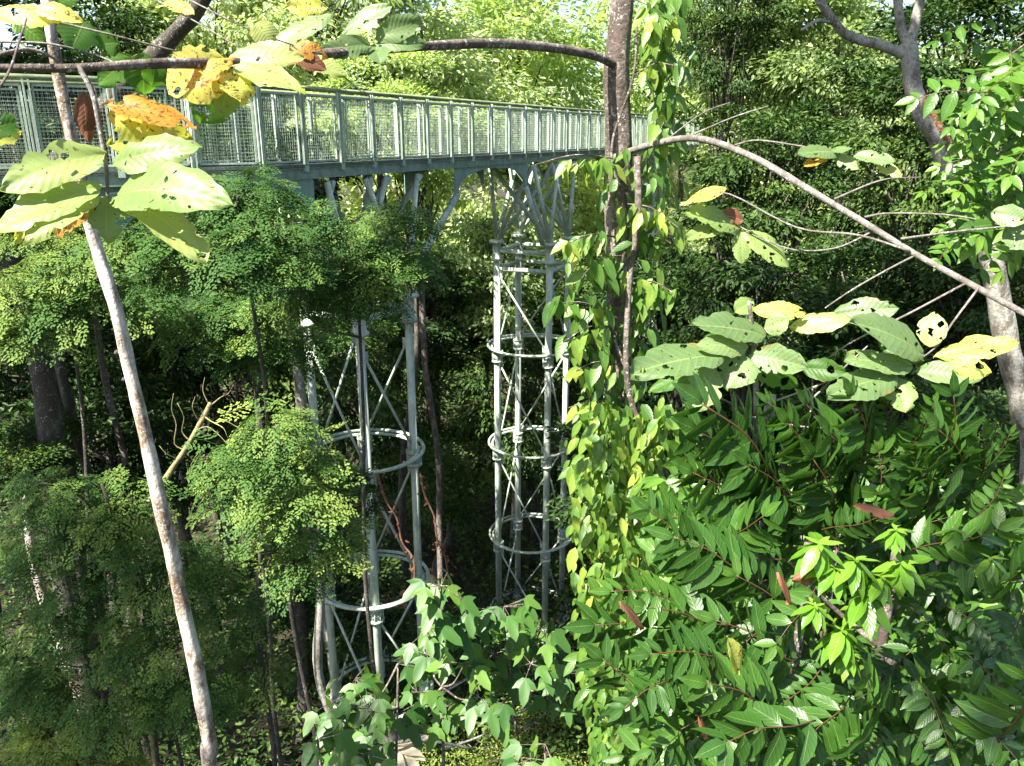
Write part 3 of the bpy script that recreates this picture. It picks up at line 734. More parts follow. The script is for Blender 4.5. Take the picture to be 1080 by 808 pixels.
# ------------------------------------------------------------------ big single leaves
def big_leaf(base, tip, wpx, D0, D1, mat, parent, label=None, droop=.14, seed=0, curl=.0, peak=.5, stalk=True, tilt=None):
    r = np.random.default_rng(int(base[0] * 3 + base[1] * 7 + tip[0]) + seed)
    b = W(base[0], base[1], D0); t = W(tip[0], tip[1], D1); Lg = np.linalg.norm(t - b); X = (t - b) / Lg
    Dm = (D0 + D1) / 2; vis = wpx / F * Dm * 1.12; real = max(.46 * Lg, vis * 1.02)
    tocam = nrm(A([0, 0, EYE]) - (b + t) / 2); tocam = nrm(tocam - X * np.dot(tocam, X))
    upv = nrm(A([0, 0, 1.]) - X * X[2]) if abs(X[2]) < .95 else tocam
    s_ = min(1, vis / real)           # fraction seen face on
    side = nrm(upv - tocam * np.dot(upv, tocam)) if abs(np.dot(upv, tocam)) < .98 else upv * 0
    N = tocam * s_ + side * sqrt(max(0, 1 - s_ * s_)); N = nrm(N)
    Yv = np.cross(N, X)
    nu, nv = 20, 10; V = []; lp = []
    if curl == 0: curl = r.uniform(.02, .20); droop = droop * r.uniform(.6, 1.9)
    bites = [(r.uniform(.25, .95), r.choice([-1, 1]), r.uniform(.03, .07), r.uniform(.12, .4)) for _ in range(r.integers(0, 4))]; tw = r.uniform(-.25, .25)
    jt = r.normal(0, .018, (nu + 1, nv + 1))
    ph = r.random() * 6
    for i in range(nu + 1):
        u = i / nu; uu = u ** (math.log(.5) / math.log(peak))
        ww = max(.004, sin(pi * uu) ** .62 * (1 - .12 * u)) * real / 2
        ww *= 1 + .05 * sin(u * 17 + ph) + (.04 * r.normal())
        for j in range(nv + 1):
            v = (j / nv * 2 - 1); v0 = v
            for (bu, bs, bw, bd) in bites:
                if v * bs > 0: v = v * (1 - bd * math.exp(-((u - bu) / bw) ** 2))
            z = (-droop * Lg * (u - .35) ** 2 * 1.3 + .10 * real * abs(v) - curl * real * v * v * (1 if v > 0 else .4) + .003 * Lg * sin(u * 2 * pi * 9 - abs(v) * 7) * abs(v) + .02 * Lg * sin(v * 4 + u * 7 + ph) * abs(v) + tw * u * v * real * .5)
            V.append(b + X * (u * Lg + .02 * Lg * v * sin(ph)) + Yv * v * ww + N * z); lp.append([u, v, .5 + .25 * sin(ph * 3)])
    q = [(i * (nv + 1) + j) for i in range(nu) for j in range(nv)]
    fl = []
    for a in q: fl += [a, a + nv + 1, a + nv + 2, a + 1]
    m = MB(); m.add(V, fl, [4] * len(q), A(lp))
    return m.build('leaf', M[mat], parent, True, label=label)

def curve_W(pts, n=6): return spline([W(*p_) for p_ in pts], n)
def stick(name, pts, r0, r1, mat, parent, rough=.1, n=8, seed=0, k=6, **kw):
    P = curve_W(pts, k); m = MB(); m.tube(P, np.linspace(r0, r1, len(P)), n, rough=rough, seed=seed); return m.build(name, M[mat], parent, **kw)

# ------------------------------------------------------------------ vine covered tree in the centre
b = W(700, 808, 5.6); gz = float(ground_h(b[0] + .1, 5.6))
ct = thing('trunk_tree', 'tall brown trunk wrapped in climbing leaves, with two long side limbs across the view', 'tree', (b[0] + .1, 5.6, gz))
P = spline([A([b[0] + .12, 5.6, gz - .1])] + [W(*q) for q in ((697, 800, 5.6), (678, 650, 5.5), (664, 520, 5.45), (659, 430, 5.4), (653, 330, 5.4), (652, 230, 5.4), (652, 150, 5.4), (650, 80, 5.4), (655, 20, 5.4), (660, -60, 5.4), (668, -200, 5.4), (680, -400, 5.5))], 8)
m = MB(); m.tube(P, np.linspace(.105, .070, len(P)), 16, rough=.10, seed=3); m.build('trunk', M['bark_brown'], ct)
me_, _c = CROWN['a']; o = link('crown', me_, ct, loc=A([.2, 7.2, 20.8]) - wloc(ct)); o.scale = (.95, .95, .7)  # crown above the frame, added to shade the wood at the right
limbL = stick('limb', [(648, 68, 5.35), (625, 58, 5.2), (580, 50, 4.9), (520, 46, 4.5), (460, 48, 4.1), (400, 52, 3.7), (330, 58, 3.3), (250, 66, 2.95), (170, 67, 2.7), (80, 72, 2.5), (0, 72, 2.4), (-90, 76, 2.3)], .030, .0095, 'bark_brown', ct, n=10, seed=4)
def sub(parent, pts, r0, r1, mat='bark_brown', k=5, name='twig'): return stick(name, pts, r0, r1, mat, parent, n=6, k=k, rough=.12, seed=len(pts))
sub(limbL, [(83, 70, 2.5), (98, 100, 2.48), (106, 140, 2.47), (112, 175, 2.46), (114, 213, 2.45)], .0085, .005, 'bark_grey')
sub(limbL, [(0, 57, 2.4), (30, 52, 2.45), (55, 60, 2.48), (62, 70, 2.5)], .007, .004, 'bark_grey')
sub(limbL, [(-20, 44, 2.6), (50, 46, 2.6), (100, 58, 2.65), (125, 68, 2.6)], .0035, .0025, 'bark_grey')
sub(limbL, [(25, 15, 2.7), (90, 30, 2.7), (150, 45, 2.75), (186, 54, 2.8)], .0035, .0025, 'bark_grey')
sub(limbL, [(165, 0, 3.2), (210, 25, 3.1), (255, 52, 3.0)], .003, .0025, 'bark_grey')
sub(limbL, [(200, 0, 3.2), (260, 30, 3.2), (310, 48, 3.3)], .003, .0025, 'bark_grey')
sub(limbL, [(0, 92, 2.3), (12, 70, 2.35), (22, 38, 2.4), (28, 20, 2.5)], .004, .003, 'bark_brown')
LL = [ # base, tip, apparent width, depth base/tip, material, label
 ((112, 160), (-2, 192), 36, 2.45, 2.25, 'big_pale', None), ((108, 172), (18, 206), 24, 2.5, 2.55, 'big_green', None), ((108, 195), (-14, 240), 34, 2.4, 2.2, 'big_pale', None), ((104, 202), (22, 246), 24, 2.4, 2.2, 'big_pale', None),
 ((114, 203), (226, 196), 44, 2.42, 2.25, 'big_pale', 'broad pale leaf reaching right, sunlit'), ((116, 172), (204, 150), 36, 2.44, 2.4, 'big_pale', None),
 ((113, 152), (206, 142), 42, 2.46, 2.6, 'big_yellow', 'yellow leaf eaten into holes'), ((110, 108), (205, 126), 26, 2.48, 2.5, 'big_orange', 'orange-brown curled leaf'),
 ((113, 120), (190, 130), 40, 2.5, 2.6, 'big_yellow', 'torn yellow leaf'),
 ((113, 206), (111, 250), 34, 2.44, 2.35, 'big_pale', None), ((124, 204), (220, 258), 30, 2.44, 2.3, 'big_pale', None), ((130, 210), (200, 222), 22, 2.5, 2.6, 'big_green', None),
 ((98, 208), (48, 246), 26, 2.5, 2.6, 'big_orange', 'yellow leaf browning at its tip'), ((60, 215), (15, 252), 24, 2.4, 2.3, 'big_yellow', None), ((-20, 140), (24, 126), 22, 2.3, 2.35, 'big_dark', None), ((-22, 150), (22, 138), 20, 2.35, 2.4, 'big_yellow', None),
 ((238, 62), (178, 96), 52, 2.9, 2.8, 'big_yellow', 'broad yellow leaf at the end of the limb'), ((246, 62), (190, 92), 18, 2.85, 2.75, 'big_orange', 'orange-brown folded leaf'), ((240, 75), (208, 132), 46, 2.95, 3.0, 'big_dark', None), ((244, 72), (232, 124), 30, 2.9, 2.9, 'big_pale', None),
 ((240, 62), (318, 54), 24, 2.95, 2.95, 'big_pale', None), ((246, 70), (320, 92), 22, 2.9, 2.8, 'big_pale', None), ((246, 76), (254, 106), 32, 2.85, 2.8, 'big_yellow', None),
 ((302, 52), (344, 72), 18, 3.1, 3.1, 'big_brown', 'dry dark brown leaf'), ((310, 46), (344, 60), 18, 3.1, 3.1, 'big_orange', None), ((320, 60), (366, 78), 16, 3.2, 3.2, 'big_pale', None),
 ((392, 46), (340, 54), 22, 3.55, 3.4, 'big_green', None), ((395, 40), (446, 20), 22, 3.6, 3.6, 'big_green', None), ((395, 46), (448, 42), 17, 3.6, 3.6, 'big_green', None), ((396, 48), (402, 66), 24, 3.6, 3.5, 'big_green', None), ((362, 38), (412, 2), 16, 3.6, 3.6, 'big_green', None),
 ((350, 12), (282, 50), 14, 3.5, 3.4, 'big_green', None), ((345, 8), (300, 6), 18, 3.5, 3.5, 'big_yellow', None), ((268, 22), (290, 50), 24, 3.2, 3.2, 'big_pale', None), 
 ((-10, 14), (60, 16), 20, 2.6, 2.6, 'big_yellow', None), ((34, 8), (84, 18), 16, 2.6, 2.6, 'big_yellow', 'yellow-green leaf in the top left corner'), ((14, 20), (46, 44), 22, 2.7, 2.7, 'big_dark', None),
 ((90, 20), (75, 52), 34, 3.4, 3.3, 'big_dark', None), ((125, 45), (100, 48), 26, 3.4, 3.4, 'big_dark', None), ((150, 55), (152, 100), 32, 3.3, 3.3, 'big_dark', None), ((140, 60), (100, 90), 24, 3.3, 3.3, 'big_dark', None), ((165, 5), (200, 6), 9, 3.2, 3.1, 'big_yellow', None),
 ((165, 62), (160, 92), 22, 3.2, 3.2, 'big_dark', None), ((60, 5), (75, -20), 30, 3, 3, 'big_dark', None),
]
for L in LL: big_leaf(*L[:6], limbL, L[6], droop=.22)
big_leaf((88, 96), (92, 148), 11, 2.5, 2.5, 'big_brown', limbL, 'shrivelled brown leaf hanging down', curl=.5)
big_leaf((87, 116), (94, 150), 12, 2.51, 2.5, 'big_brown', limbL, 'shrivelled brown leaf hanging down', curl=.7)
limbR = stick('limb', [(656, 162, 5.35), (690, 152, 5.1), (735, 146, 4.8), (790, 164, 4.4), (850, 198, 4.0), (910, 234, 3.65), (965, 268, 3.4), (1020, 298, 3.2), (1085, 333, 3.0), (1150, 365, 2.9)], .021, .0105, 'bark_grey', ct, n=10, seed=9)
for pts in ([(880, 210, 3.8), (930, 190, 3.8), (972, 187, 3.8)], [(912, 229, 3.65), (940, 225, 3.6), (1010, 228, 3.5), (1080, 244, 3.4)], [(950, 252, 3.45), (1010, 244, 3.4), (1090, 236, 3.3)], [(968, 268, 3.4), (935, 285, 3.4), (900, 305, 3.4), (870, 325, 3.3)],
            [(1032, 304, 3.15), (1005, 340, 3.1), (985, 368, 3.05), (945, 394, 3.0)], [(775, 153, 4.5), (800, 148, 4.5), (850, 155, 4.3), (885, 160, 4.2)], [(925, 242, 3.6), (880, 262, 3.7), (830, 262, 3.8), (782, 240, 3.9)],
            [(1020, 298, 3.2), (960, 330, 3.2), (900, 360, 3.2), (870, 380, 3.2)], [(960, 265, 3.4), (905, 248, 3.5), (840, 240, 3.7), (770, 205, 3.8), (740, 206, 3.85)], [(700, 150, 5.0), (740, 120, 5), (770, 108, 5)], [(720, 147, 4.9), (770, 125, 4.9), (810, 112, 4.9)]):
    sub(limbR, pts, .0055, .0028, 'bark_grey')
RR = [
 ((975, 372), (906, 334), 28, 3.05, 2.9, 'big_green', None), ((975, 380), (926, 360), 22, 3.1, 3.2, 'big_dark', None), ((980, 366), (986, 328), 28, 3.05, 3.1, 'big_pale', None),
 ((985, 376), (1074, 358), 27, 3.05, 2.95, 'big_yellow', 'bright yellow leaf with a red-brown tip'), ((965, 392), (1038, 396), 24, 3.0, 2.9, 'big_green', None), ((962, 386), (892, 376), 20, 3.0, 2.95, 'big_green', None),
 ((946, 394), (874, 414), 30, 3.0, 2.85, 'big_green', None), ((946, 398), (956, 434), 32, 3.0, 2.9, 'big_pale', None), ((1006, 386), (1046, 393), 22, 2.95, 2.9, 'big_yellow', None), ((878, 332), (948, 324), 28, 3.2, 3.1, 'big_green', None),
 ((832, 344), (898, 336), 24, 3.2, 3.1, 'big_pale', None), ((845, 388), (893, 392), 24, 3.2, 3.1, 'big_dark', None), ((900, 328), (925, 345), 14, 3.3, 3.3, 'big_pale', None), ((930, 400), (900, 405), 16, 3.1, 3.1, 'big_dark', None),
 ((766, 198), (722, 214), 12, 3.85, 3.8, 'big_yellow', 'narrow yellow leaf'), ((782, 240), (726, 220), 20, 3.9, 3.8, 'big_pale', None), ((760, 226), (784, 232), 18, 3.9, 3.9, 'big_brown', 'pinkish brown leaf'), ((768, 238), (724, 248), 13, 3.9, 3.8, 'big_pale', None),
 ((782, 242), (783, 278), 20, 3.9, 3.85, 'big_pale', None), ((784, 242), (834, 280), 22, 3.9, 3.8, 'big_pale', None),
 ((885, 160), (842, 160), 13, 4.2, 4.1, 'big_green', None), ((876, 162), (850, 172), 12, 4.2, 4.1, 'big_orange', None), ((876, 158), (898, 156), 8, 4.2, 4.1, 'big_green', None), ((880, 164), (905, 178), 14, 4.2, 4.1, 'big_green', None), ((900, 164), (945, 168), 12, 4.2, 4.1, 'big_green', None), ((925, 172), (951, 186), 11, 4.2, 4.1, 'big_pale', None),
 ((1045, 224), (1085, 232), 22, 3.4, 3.3, 'big_green', None), ((1060, 240), (1090, 262), 26, 3.4, 3.3, 'big_green', None), ((1050, 236), (1010, 242), 14, 3.4, 3.4, 'big_dark', None),
]
for L in RR: big_leaf(*L[:6], limbR, L[6], droop=.12)

# sapling with large perforated leaves
b = W(800, 600, 3.3); gz = float(ground_h(b[0], b[1]))
sp = thing('sapling', 'slim pale stemmed sapling holding large insect eaten leaves right of the vine covered trunk', 'sapling', (b[0], b[1], gz))
P = spline([A([b[0], b[1], gz - .1]), W(800, 600, 3.3), W(798, 480, 3.28), W(797, 400, 3.25), W(793, 345, 3.22), W(790, 318, 3.2)], 6)
m = MB(); m.tube(P, np.linspace(.016, .008, len(P)), 8, rough=.15); m.build('stem', M['bark_pale'], sp)
for pts in ([(796, 400, 3.25), (770, 390, 3.2), (745, 378, 3.15)], [(797, 440, 3.27), (760, 420, 3.2), (730, 405, 3.1)], [(797, 430, 3.27), (840, 415, 3.3), (880, 400, 3.3)], [(798, 470, 3.3), (760, 445, 3.3), (745, 430, 3.3)], [(798, 450, 3.3), (850, 425, 3.3), (890, 388, 3.35), (915, 365, 3.35)], [(798, 495, 3.3), (850, 450, 3.3), (858, 380, 3.35)], [(740, 455, 3.2), (790, 440, 3.2), (845, 450, 3.2), (905, 452, 3.2)]):
    sub(sp, pts, .006, .003, 'bark_pale')
for L in [((808, 353), (732, 338), 30, 3.2, 3.1, 'big_green', None), ((764, 372), (666, 388), 30, 3.1, 2.95, 'big_green', None), ((784, 378), (744, 354), 25, 3.2, 3.25, 'big_dark', None), ((786, 374), (768, 410), 42, 3.15, 3.05, 'big_green', None),
          ((756, 390), (722, 432), 42, 3.1, 3.0, 'big_green', None), ((790, 374), (852, 386), 30, 3.15, 3.05, 'big_green', None), ((788, 380), (842, 408), 28, 3.2, 3.2, 'big_dark', None), ((794, 328), (850, 328), 20, 3.2, 3.15, 'big_yellow', 'yellow-green leaf on top'),
          ((806, 346), (832, 336), 26, 3.15, 3.1, 'big_green', None), ((745, 385), (684, 412), 22, 3.2, 3.2, 'big_dark', None), ((775, 330), (795, 316), 20, 3.25, 3.3, 'big_pale', None), ((790, 366), (738, 362), 24, 3.15, 3.05, 'big_green', None)]:
    big_leaf(*L[:6], sp, L[6], droop=.12)

# ------------------------------------------------------------------ climbing vine
vt = thing('climbing_vine', 'climbing vine with drooping pointed leaves covering the brown trunk in the centre', 'vine', W(697, 800, 5.5))
r = np.random.default_rng(21)
Pv = spline([W(*q) for q in ((700, 800, 5.4), (672, 640, 5.3), (655, 520, 5.25), (672, 430, 5.2), (645, 340, 5.25), (662, 240, 5.25), (645, 160, 5.25), (668, 80, 5.25), (672, 10, 5.3))], 10)
m = MB(); m.tube(Pv, np.linspace(.018, .007, len(Pv)), 6, rough=.1)
hv = curve_W([(672, 165, 5.2), (673, 230, 5.15), (664, 300, 5.1), (660, 380, 5.0), (668, 430, 5.0), (690, 480, 5.0), (720, 530, 5.0)], 8); m.tube(hv, np.linspace(.022, .016, len(hv)), 8, rough=.2)
fol = MB()
def hang(px, py, D, n_, sx, sy, sd, ls, var, tplt=T_MID):
    """a hanging shoot of drooping leaves"""
    lim = np.interp(py, [0, 300, 420, 500, 700, 800], [600, 588, 606, 604, 612, 636])
    def cl(x): return lim + r.gamma(2.0, 9) - 8 if x < lim else x
    pp = A([W(cl(px + r.normal(0, sx)), py + r.normal(0, sy), D + r.normal(0, sd)) for _ in range(n_)])
    a = r.uniform(0, 2 * pi, n_)
    X = np.stack([np.cos(a) * .7, np.sin(a) * .5 - .2, -.9 + r.normal(0, .35, n_)], 1)
    N = np.stack([np.cos(a) * .5, np.sin(a) * .4 - .75, .75 + r.normal(0, .25, n_)], 1)
    fol.scatter(tplt, pp, X, N, ls * r.uniform(.45, 1.3, n_), np.clip(var + r.normal(0, .19, n_), .02, .98))
for py in range(-10, 440, 12):      # sparse upper part, mostly right of the trunk
    dens = 4 if py < 100 else 3 if py < 130 else (6 if py < 230 else (7 if py < 330 else 9))
    xo = 686 if py < 150 else (676 if py < 260 else 655)
    for _ in range(dens):
        sgn = r.choice([-1, 1]) if py > 150 else 1
        hang(xo + sgn * (4 + abs(r.normal(0, 20))) , py + r.uniform(-6, 6), 5.3, 2, 4, 5, .12, .135, .42)
for py in range(430, 830, 8):       # dense lower mass
    t = (py - 430) / 380
    wdt = 27 + 24 * min(1, t * 2.2) - 6 * t
    for _ in range(15):
        hang(664 + 20 * t + r.normal(0, wdt), py, 5.0 - .2 * t, 3, 8, 6, .22, .13, .55 if py < 640 else .42)
for (x0, y0, x1, y1) in ((655, 168, 560, 175), (650, 250, 590, 262), (650, 335, 585, 320), (650, 345, 595, 360), (655, 385, 600, 395), (655, 430, 600, 430), (660, 215, 715, 240), (665, 300, 712, 310), (668, 80, 715, 70), (668, 40, 712, 20), (672, 0, 720, 40), (655, 270, 615, 290), (655, 470, 600, 500), (655, 520, 602, 560)):
    Pq = spline([W(x0, y0, 5.25), W((x0 + x1) / 2, (y0 + y1) / 2 - 8, 5.1), W(x1, y1, 5.0)], 5); m.tube(Pq, np.linspace(.006, .003, len(Pq)), 4, False)
    if y0 == 168: 
        x1 = 600
    for s_ in np.linspace(.25, 1, 9):
        hang(x0 + (x1 - x0) * s_, y0 + (y1 - y0) * s_ - 4, 5.1, 2, 3, 3, .06, .15, .6)
m.build('stem', M['bark_brown'], vt); fol.build('leaves', M['vine'], vt, True)

# ------------------------------------------------------------------ slender white trunk at the left
pts = [(228, 850, 7.2), (222, 790, 7.15), (208, 710, 7.1), (194, 645, 7.1), (178, 570, 7.05), (163, 505, 7.0), (150, 445, 7.0), (137, 390, 7.0), (122, 325, 6.95), (105, 270, 6.95), (92, 225, 6.9), (82, 170, 6.9), (72, 130, 6.85), (60, 70, 6.85), (52, 20, 6.8), (44, -60, 6.8), (30, -200, 6.8), (20, -350, 6.9)]
P = [W(*q) for q in pts]; P = [A([P[0][0] + .25, P[0][1] + .05, float(ground_h(P[0][0], P[0][1])) - .1])] + P; P = spline(P, 9)
wt = thing('slender_tree', 'slender white barked leaning trunk with dark knots at the left', 'tree', P[0])
m = MB(); rr_ = np.interp(np.linspace(0, 1, len(P)), [0, .45, 1], [.088, .058, .036])
m.tube(P, rr_, 14, rough=.09, seed=12)
m.build('trunk', M['bark_white'], wt)
kn = MB(); r = np.random.default_rng(5)
for (x, y) in ((99, 292), (118, 372), (126, 400), (160, 495), (168, 545), (190, 655), (196, 690), (205, 735), (88, 180), (70, 100), (150, 470)):
    c = W(x + 6, y, 6.93 + (y - 200) * .0003); 
    a = nrm(A([r.normal(0, .5), -1, r.normal(.1, .2)])); kn.tube([c + a * .0, c + a * .035], A([.03, .012]), 7, rough=.3, seed=x)
kn.build('branch_knots', M['bark_dark'], wt)

me_, _c = CROWN['c']; o = link('crown', me_, wt, loc=A([-3.6, 7.0, 20.6]) - wloc(wt)); o.scale = (.8, .8, .7)  # unseen crown, added to cast shade on the trees behind
# slanted dark trunk top left
P = spline([W(40, 200, 13.5), W(95, 130, 13.2), W(150, 72, 13), W(185, 35, 12.8), (W(212, 2, 12.6)), W(250, -80, 12.4), W(300, -200, 12.2)], 6)
P = np.concatenate([[A([P[0][0] - .8, P[0][1] + .3, float(ground_h(P[0][0] - .8, P[0][1])) - .1])], [A([P[0][0] - .5, P[0][1] + .2, 9.])], P])
st_ = thing('slanted_tree', 'dark lichen spotted trunk slanting up to the right at the top left', 'tree', P[0])
m = MB(); m.tube(P, np.linspace(.17, .09, len(P)), 12, rough=.1, seed=2); m.build('trunk', M['bark_dark'], st_)
me, cc = CROWN['f']; q = W(300, -190, 12.2); o = link('crown', me, st_, loc=q + A([0, 0, 1.2]) - wloc(st_)); o.scale = (.62, .62, .5)

# ------------------------------------------------------------------ mottled forked tree at the right, with bright sprays
pts = [(1085, 560, 7.6), (1078, 430, 7.6), (1064, 370, 7.6), (1052, 310, 7.6), (1040, 250, 7.6), (1015, 200, 7.6), (998, 175, 7.6), (988, 145, 7.6), (972, 118, 7.6), (962, 88, 7.6), (958, 45, 7.6)]
P = [W(*q) for q in pts]; P = [A([P[0][0] + .2, 7.6, float(ground_h(P[0][0] + .2, 7.6)) - .1])] + P; P = spline(P, 7)
mt = thing('forked_tree', 'mottled pale tree with a crooked forked trunk and red-brown bark scar at the right', 'tree', P[0])
m = MB(); m.tube(P, np.interp(np.linspace(0, 1, len(P)), [0, .5, 1], [.15, .088, .07]), 14, rough=.10, seed=8)
tr = m.build('trunk', M['bark_pale'], mt)
m = MB(); Pq = spline([W(1003, 174, 7.585), W(993, 144, 7.585), W(981, 124, 7.585), W(974, 108, 7.57), W(970, 92, 7.6)], 6); m.tube(Pq, np.interp(np.linspace(0, 1, len(Pq)), [0, .3, .8, 1], [.06, .07, .05, .02]), 12, rough=.06, seed=3); m.build('bark_scar', M['bark_red'], tr)
stick('limb', [(960, 60, 7.6), (930, 48, 7.6), (895, 38, 7.55), (878, 20, 7.5), (860, -10, 7.5), (840, -80, 7.5)], .048, .032, 'bark_pale', mt, seed=1, n=10)
stick('limb', [(958, 50, 7.6), (950, 25, 7.6), (946, -10, 7.6), (940, -90, 7.6)], .042, .03, 'bark_pale', mt, seed=2, n=10)
stick('limb', [(958, 55, 7.6), (966, 20, 7.6), (975, -20, 7.6), (990, -90, 7.5)], .045, .035, 'bark_pale', mt, seed=5, n=10)
stick('limb', [(878, 24, 7.5), (862, 22, 7.4), (845, 32, 7.3)], .018, .01, 'bark_pale', mt, seed=5, n=8)
me_, _c = CROWN['b']; o = link('crown', me_, mt, loc=A([4.6, 8.0, 19.9]) - wloc(mt)); o.scale = (1.05, 1.05, .7)  # unseen crown, added to shade the far right of the wood
# bright leafy sprays at the right edge belong to a nearer tree standing just outside
SPR = {'m': spray(6, T_MID, .34, 31, .0), 'm2': spray(5, T_MID, .40, 32, -.05)}
r = np.random.default_rng(33)
et = thing('leafy_tree', 'bright green leafy branches hanging in from the right edge', 'tree', (4.6, 5.2, float(ground_h(4.6, 5.2))))
P = spline([A([4.6, 5.2, float(ground_h(4.6, 5.2)) - .1]), A([4.5, 5.3, 10]), A([4.45, 5.2, 14]), A([4.6, 5.1, 18.5])], 6); m = MB(); m.tube(P, np.linspace(.12, .06, len(P)), 10, rough=.1)
fo = MB()
tips = [(1062, 15), (1040, 40), (1070, 60), (1035, 85), (1060, 100), (1025, 130), (1055, 140), (1045, 165), (1020, 155), (1010, 95), (1065, 175), (1030, 190), (1050, 205), (1005, 200), (1015, 215), (1040, 225), (1065, 225), (1012, 165), (1072, 120), (1075, 30), (1030, 60), (1075, 200), (1000, 160), (1048, 115), (1072, 150)]
for (x, y) in tips:
    e = W(max(x, 1020) + 32, y, r.uniform(4.7, 5.3)); s_ = P[int(np.argmin(abs(P[:, 2] - e[2] - .5)))]
    L = spline([s_, (s_ + e) / 2 + A([0, 0, .15]), e], 4); m.tube(L, np.linspace(.014, .005, len(L)), 5, False)
    for k in range(3):
        X = nrm(A([-.8, -.3, -.35]) + r.normal(0, .45, 3)); fo.scatter(SPR['m' if k % 2 else 'm2'], e + r.normal(0, .12, 3), X, A([0, -.6, 1.]) + r.normal(0, .25, 3), r.uniform(.30, .44), r.uniform(.35, .75))
m.build('trunk', M['bark_brown'], et); fo.build('leaves', M['edge'], et, True)

# ------------------------------------------------------------------ shrubs lower right
sprD = [mesh_from('sprig', *spray(9, T_LANCE, .36, 41, .0, twist=.28), M['shrub'], True), mesh_from('sprig', *spray(8, T_LANCE, .42, 42, -.45, twist=.3), M['shrub'], True), mesh_from('sprig', *spray(11, T_LANCE, .30, 43, .05, twist=.22), M['shrub'], True), mesh_from('sprig', *spray(6, T_MID, .42, 44, -.5, twist=.35), M['shrub'], True)]
from mathutils import Matrix, Vector
def put_sprig(me, parent, b, e, N, name='sprig', sc_=1.0):
    b = A(b); e = A(e); L = np.linalg.norm(e - b); X = (e - b) / L; Y = nrm(np.cross(N, X)); Z = np.cross(X, Y)
    o = link(name, me, parent)
    Mx = Matrix([[X[k], Y[k], Z[k], 0] for k in range(3)] + [[0, 0, 0, 1]]).to_4x4()
    o.matrix_parent_inverse = Matrix.Identity(4)
    o.matrix_local = Matrix.Translation(Vector(b - wloc(parent))) @ Mx @ Matrix.Scale(L * sc_, 4)
    return o
g1 = W(900, 600, 3.0); gz = float(ground_h(g1[0], g1[1]))
sh1 = thing('upright_shrub', 'dark green shrub with upright feathered sprays of paired leaves below the big perforated leaves', 'shrub', (g1[0], g1[1], gz), 'shrubs at the lower right')
m = MB()
UP = [((800, 520), (745, 455)), ((850, 480), (815, 425)), ((930, 480), (935, 425)), ((955, 480), (985, 430)), ((1030, 500), (1065, 460)), ((780, 500), (735, 430)), ((1010, 520), (1000, 455)), ((900, 560), (895, 500)), ((850, 590), (835, 520)), ((950, 600), (960, 530)), ((833, 530), (752, 428)), ((860, 520), (838, 450)), ((892, 535), (887, 458)), ((906, 500), (905, 420)), ((937, 532), (970, 465)), ((985, 500), (1010, 420)), ((872, 500), (858, 428)), ((820, 540), (775, 470)), ((960, 520), (1015, 455)), ((1000, 540), (1045, 470)), ((840, 560), (800, 490)), ((915, 560), (930, 480)), ((880, 570), (865, 490)), ((800, 560), (740, 500)), ((780, 590), (715, 545)), ((945, 560), (985, 500)), ((1020, 560), (1060, 505)), ((770, 540), (728, 480)), ((985, 560), (1030, 520))]
r = np.random.default_rng(51)
for k, (bb, ee) in enumerate(UP):
    b = W(bb[0], bb[1], 3.1 + r.uniform(-.1, .2)); e = W(ee[0], ee[1], 3.0 + r.uniform(-.2, .2))
    X = e - b; put_sprig(sprD[2 if k % 3 else 0], sh1, b, e, A([-X[0] * .2, -1, .75]) + r.normal(0, .15, 3))
    q = A([g1[0] + (k % 3 - 1) * .3, g1[1] + .2, b[2] - .5]); L = spline([q, (q + b) / 2 + r.normal(0, .03, 3), b], 5)
    if k < 3: m.tube(spline([A([q[0] + .05, q[1] + .1, gz]), (q + A([q[0], q[1], gz])) / 2, q + A([0, 0, .1])], 5), .018, 7, rough=.15); m.tube(L, np.linspace(.013, .006, len(L)), 6)
m.build('stem', M['bark_brown'], sh1)
g2 = W(900, 760, 2.3); gz = float(ground_h(g2[0], g2[1]))
sh2 = thing('spreading_shrub', 'spreading shrub with arching sprays of long leaves filling the lower right corner', 'shrub', (g2[0], g2[1], gz), 'shrubs at the lower right')
m = MB()
SP = [((840, 700), (735, 640)), ((800, 610), (700, 560)), ((830, 590), (712, 580)), ((860, 760), (770, 780)), ((900, 790), (930, 700)), ((965, 715), (1005, 790)), ((1000, 640), (1070, 690)), ((960, 640), (1010, 700)), ((1020, 690), (1085, 760)), ((820, 745), (745, 720)), ((780, 690), (690, 690)), ((770, 660), (680, 640)), ((850, 745), (860, 800)), ((900, 730), (845, 790)), ((930, 760), (905, 815)),
      ((960, 580), (1050, 560)), ((1040, 620), (1090, 590)), ((1000, 590), (1075, 620)), ((820, 640), (770, 700)), ((860, 620), (820, 680)), ((740, 600), (690, 540)), ((760, 580), (800, 545)), ((860, 560), (930, 545)), ((940, 560), (1000, 545)), ((700, 760), (640, 700)), ((760, 770), (690, 790)), ((730, 700), (660, 745)),
      ((1060, 740), (1000, 800)), ((1080, 640), (1030, 720)), ((890, 690), (960, 740)), ((870, 700), (810, 760)), ((800, 730), (720, 770)), ((980, 660), (930, 720)), ((1040, 790), (1090, 720)), ((740, 640), (640, 620)), ((720, 660), (620, 660)), ((850, 650), (780, 610)), ((1010, 740), (1075, 800)), ((930, 640), (985, 600)), ((800, 800), (740, 830)), ((960, 770), (1010, 830))]
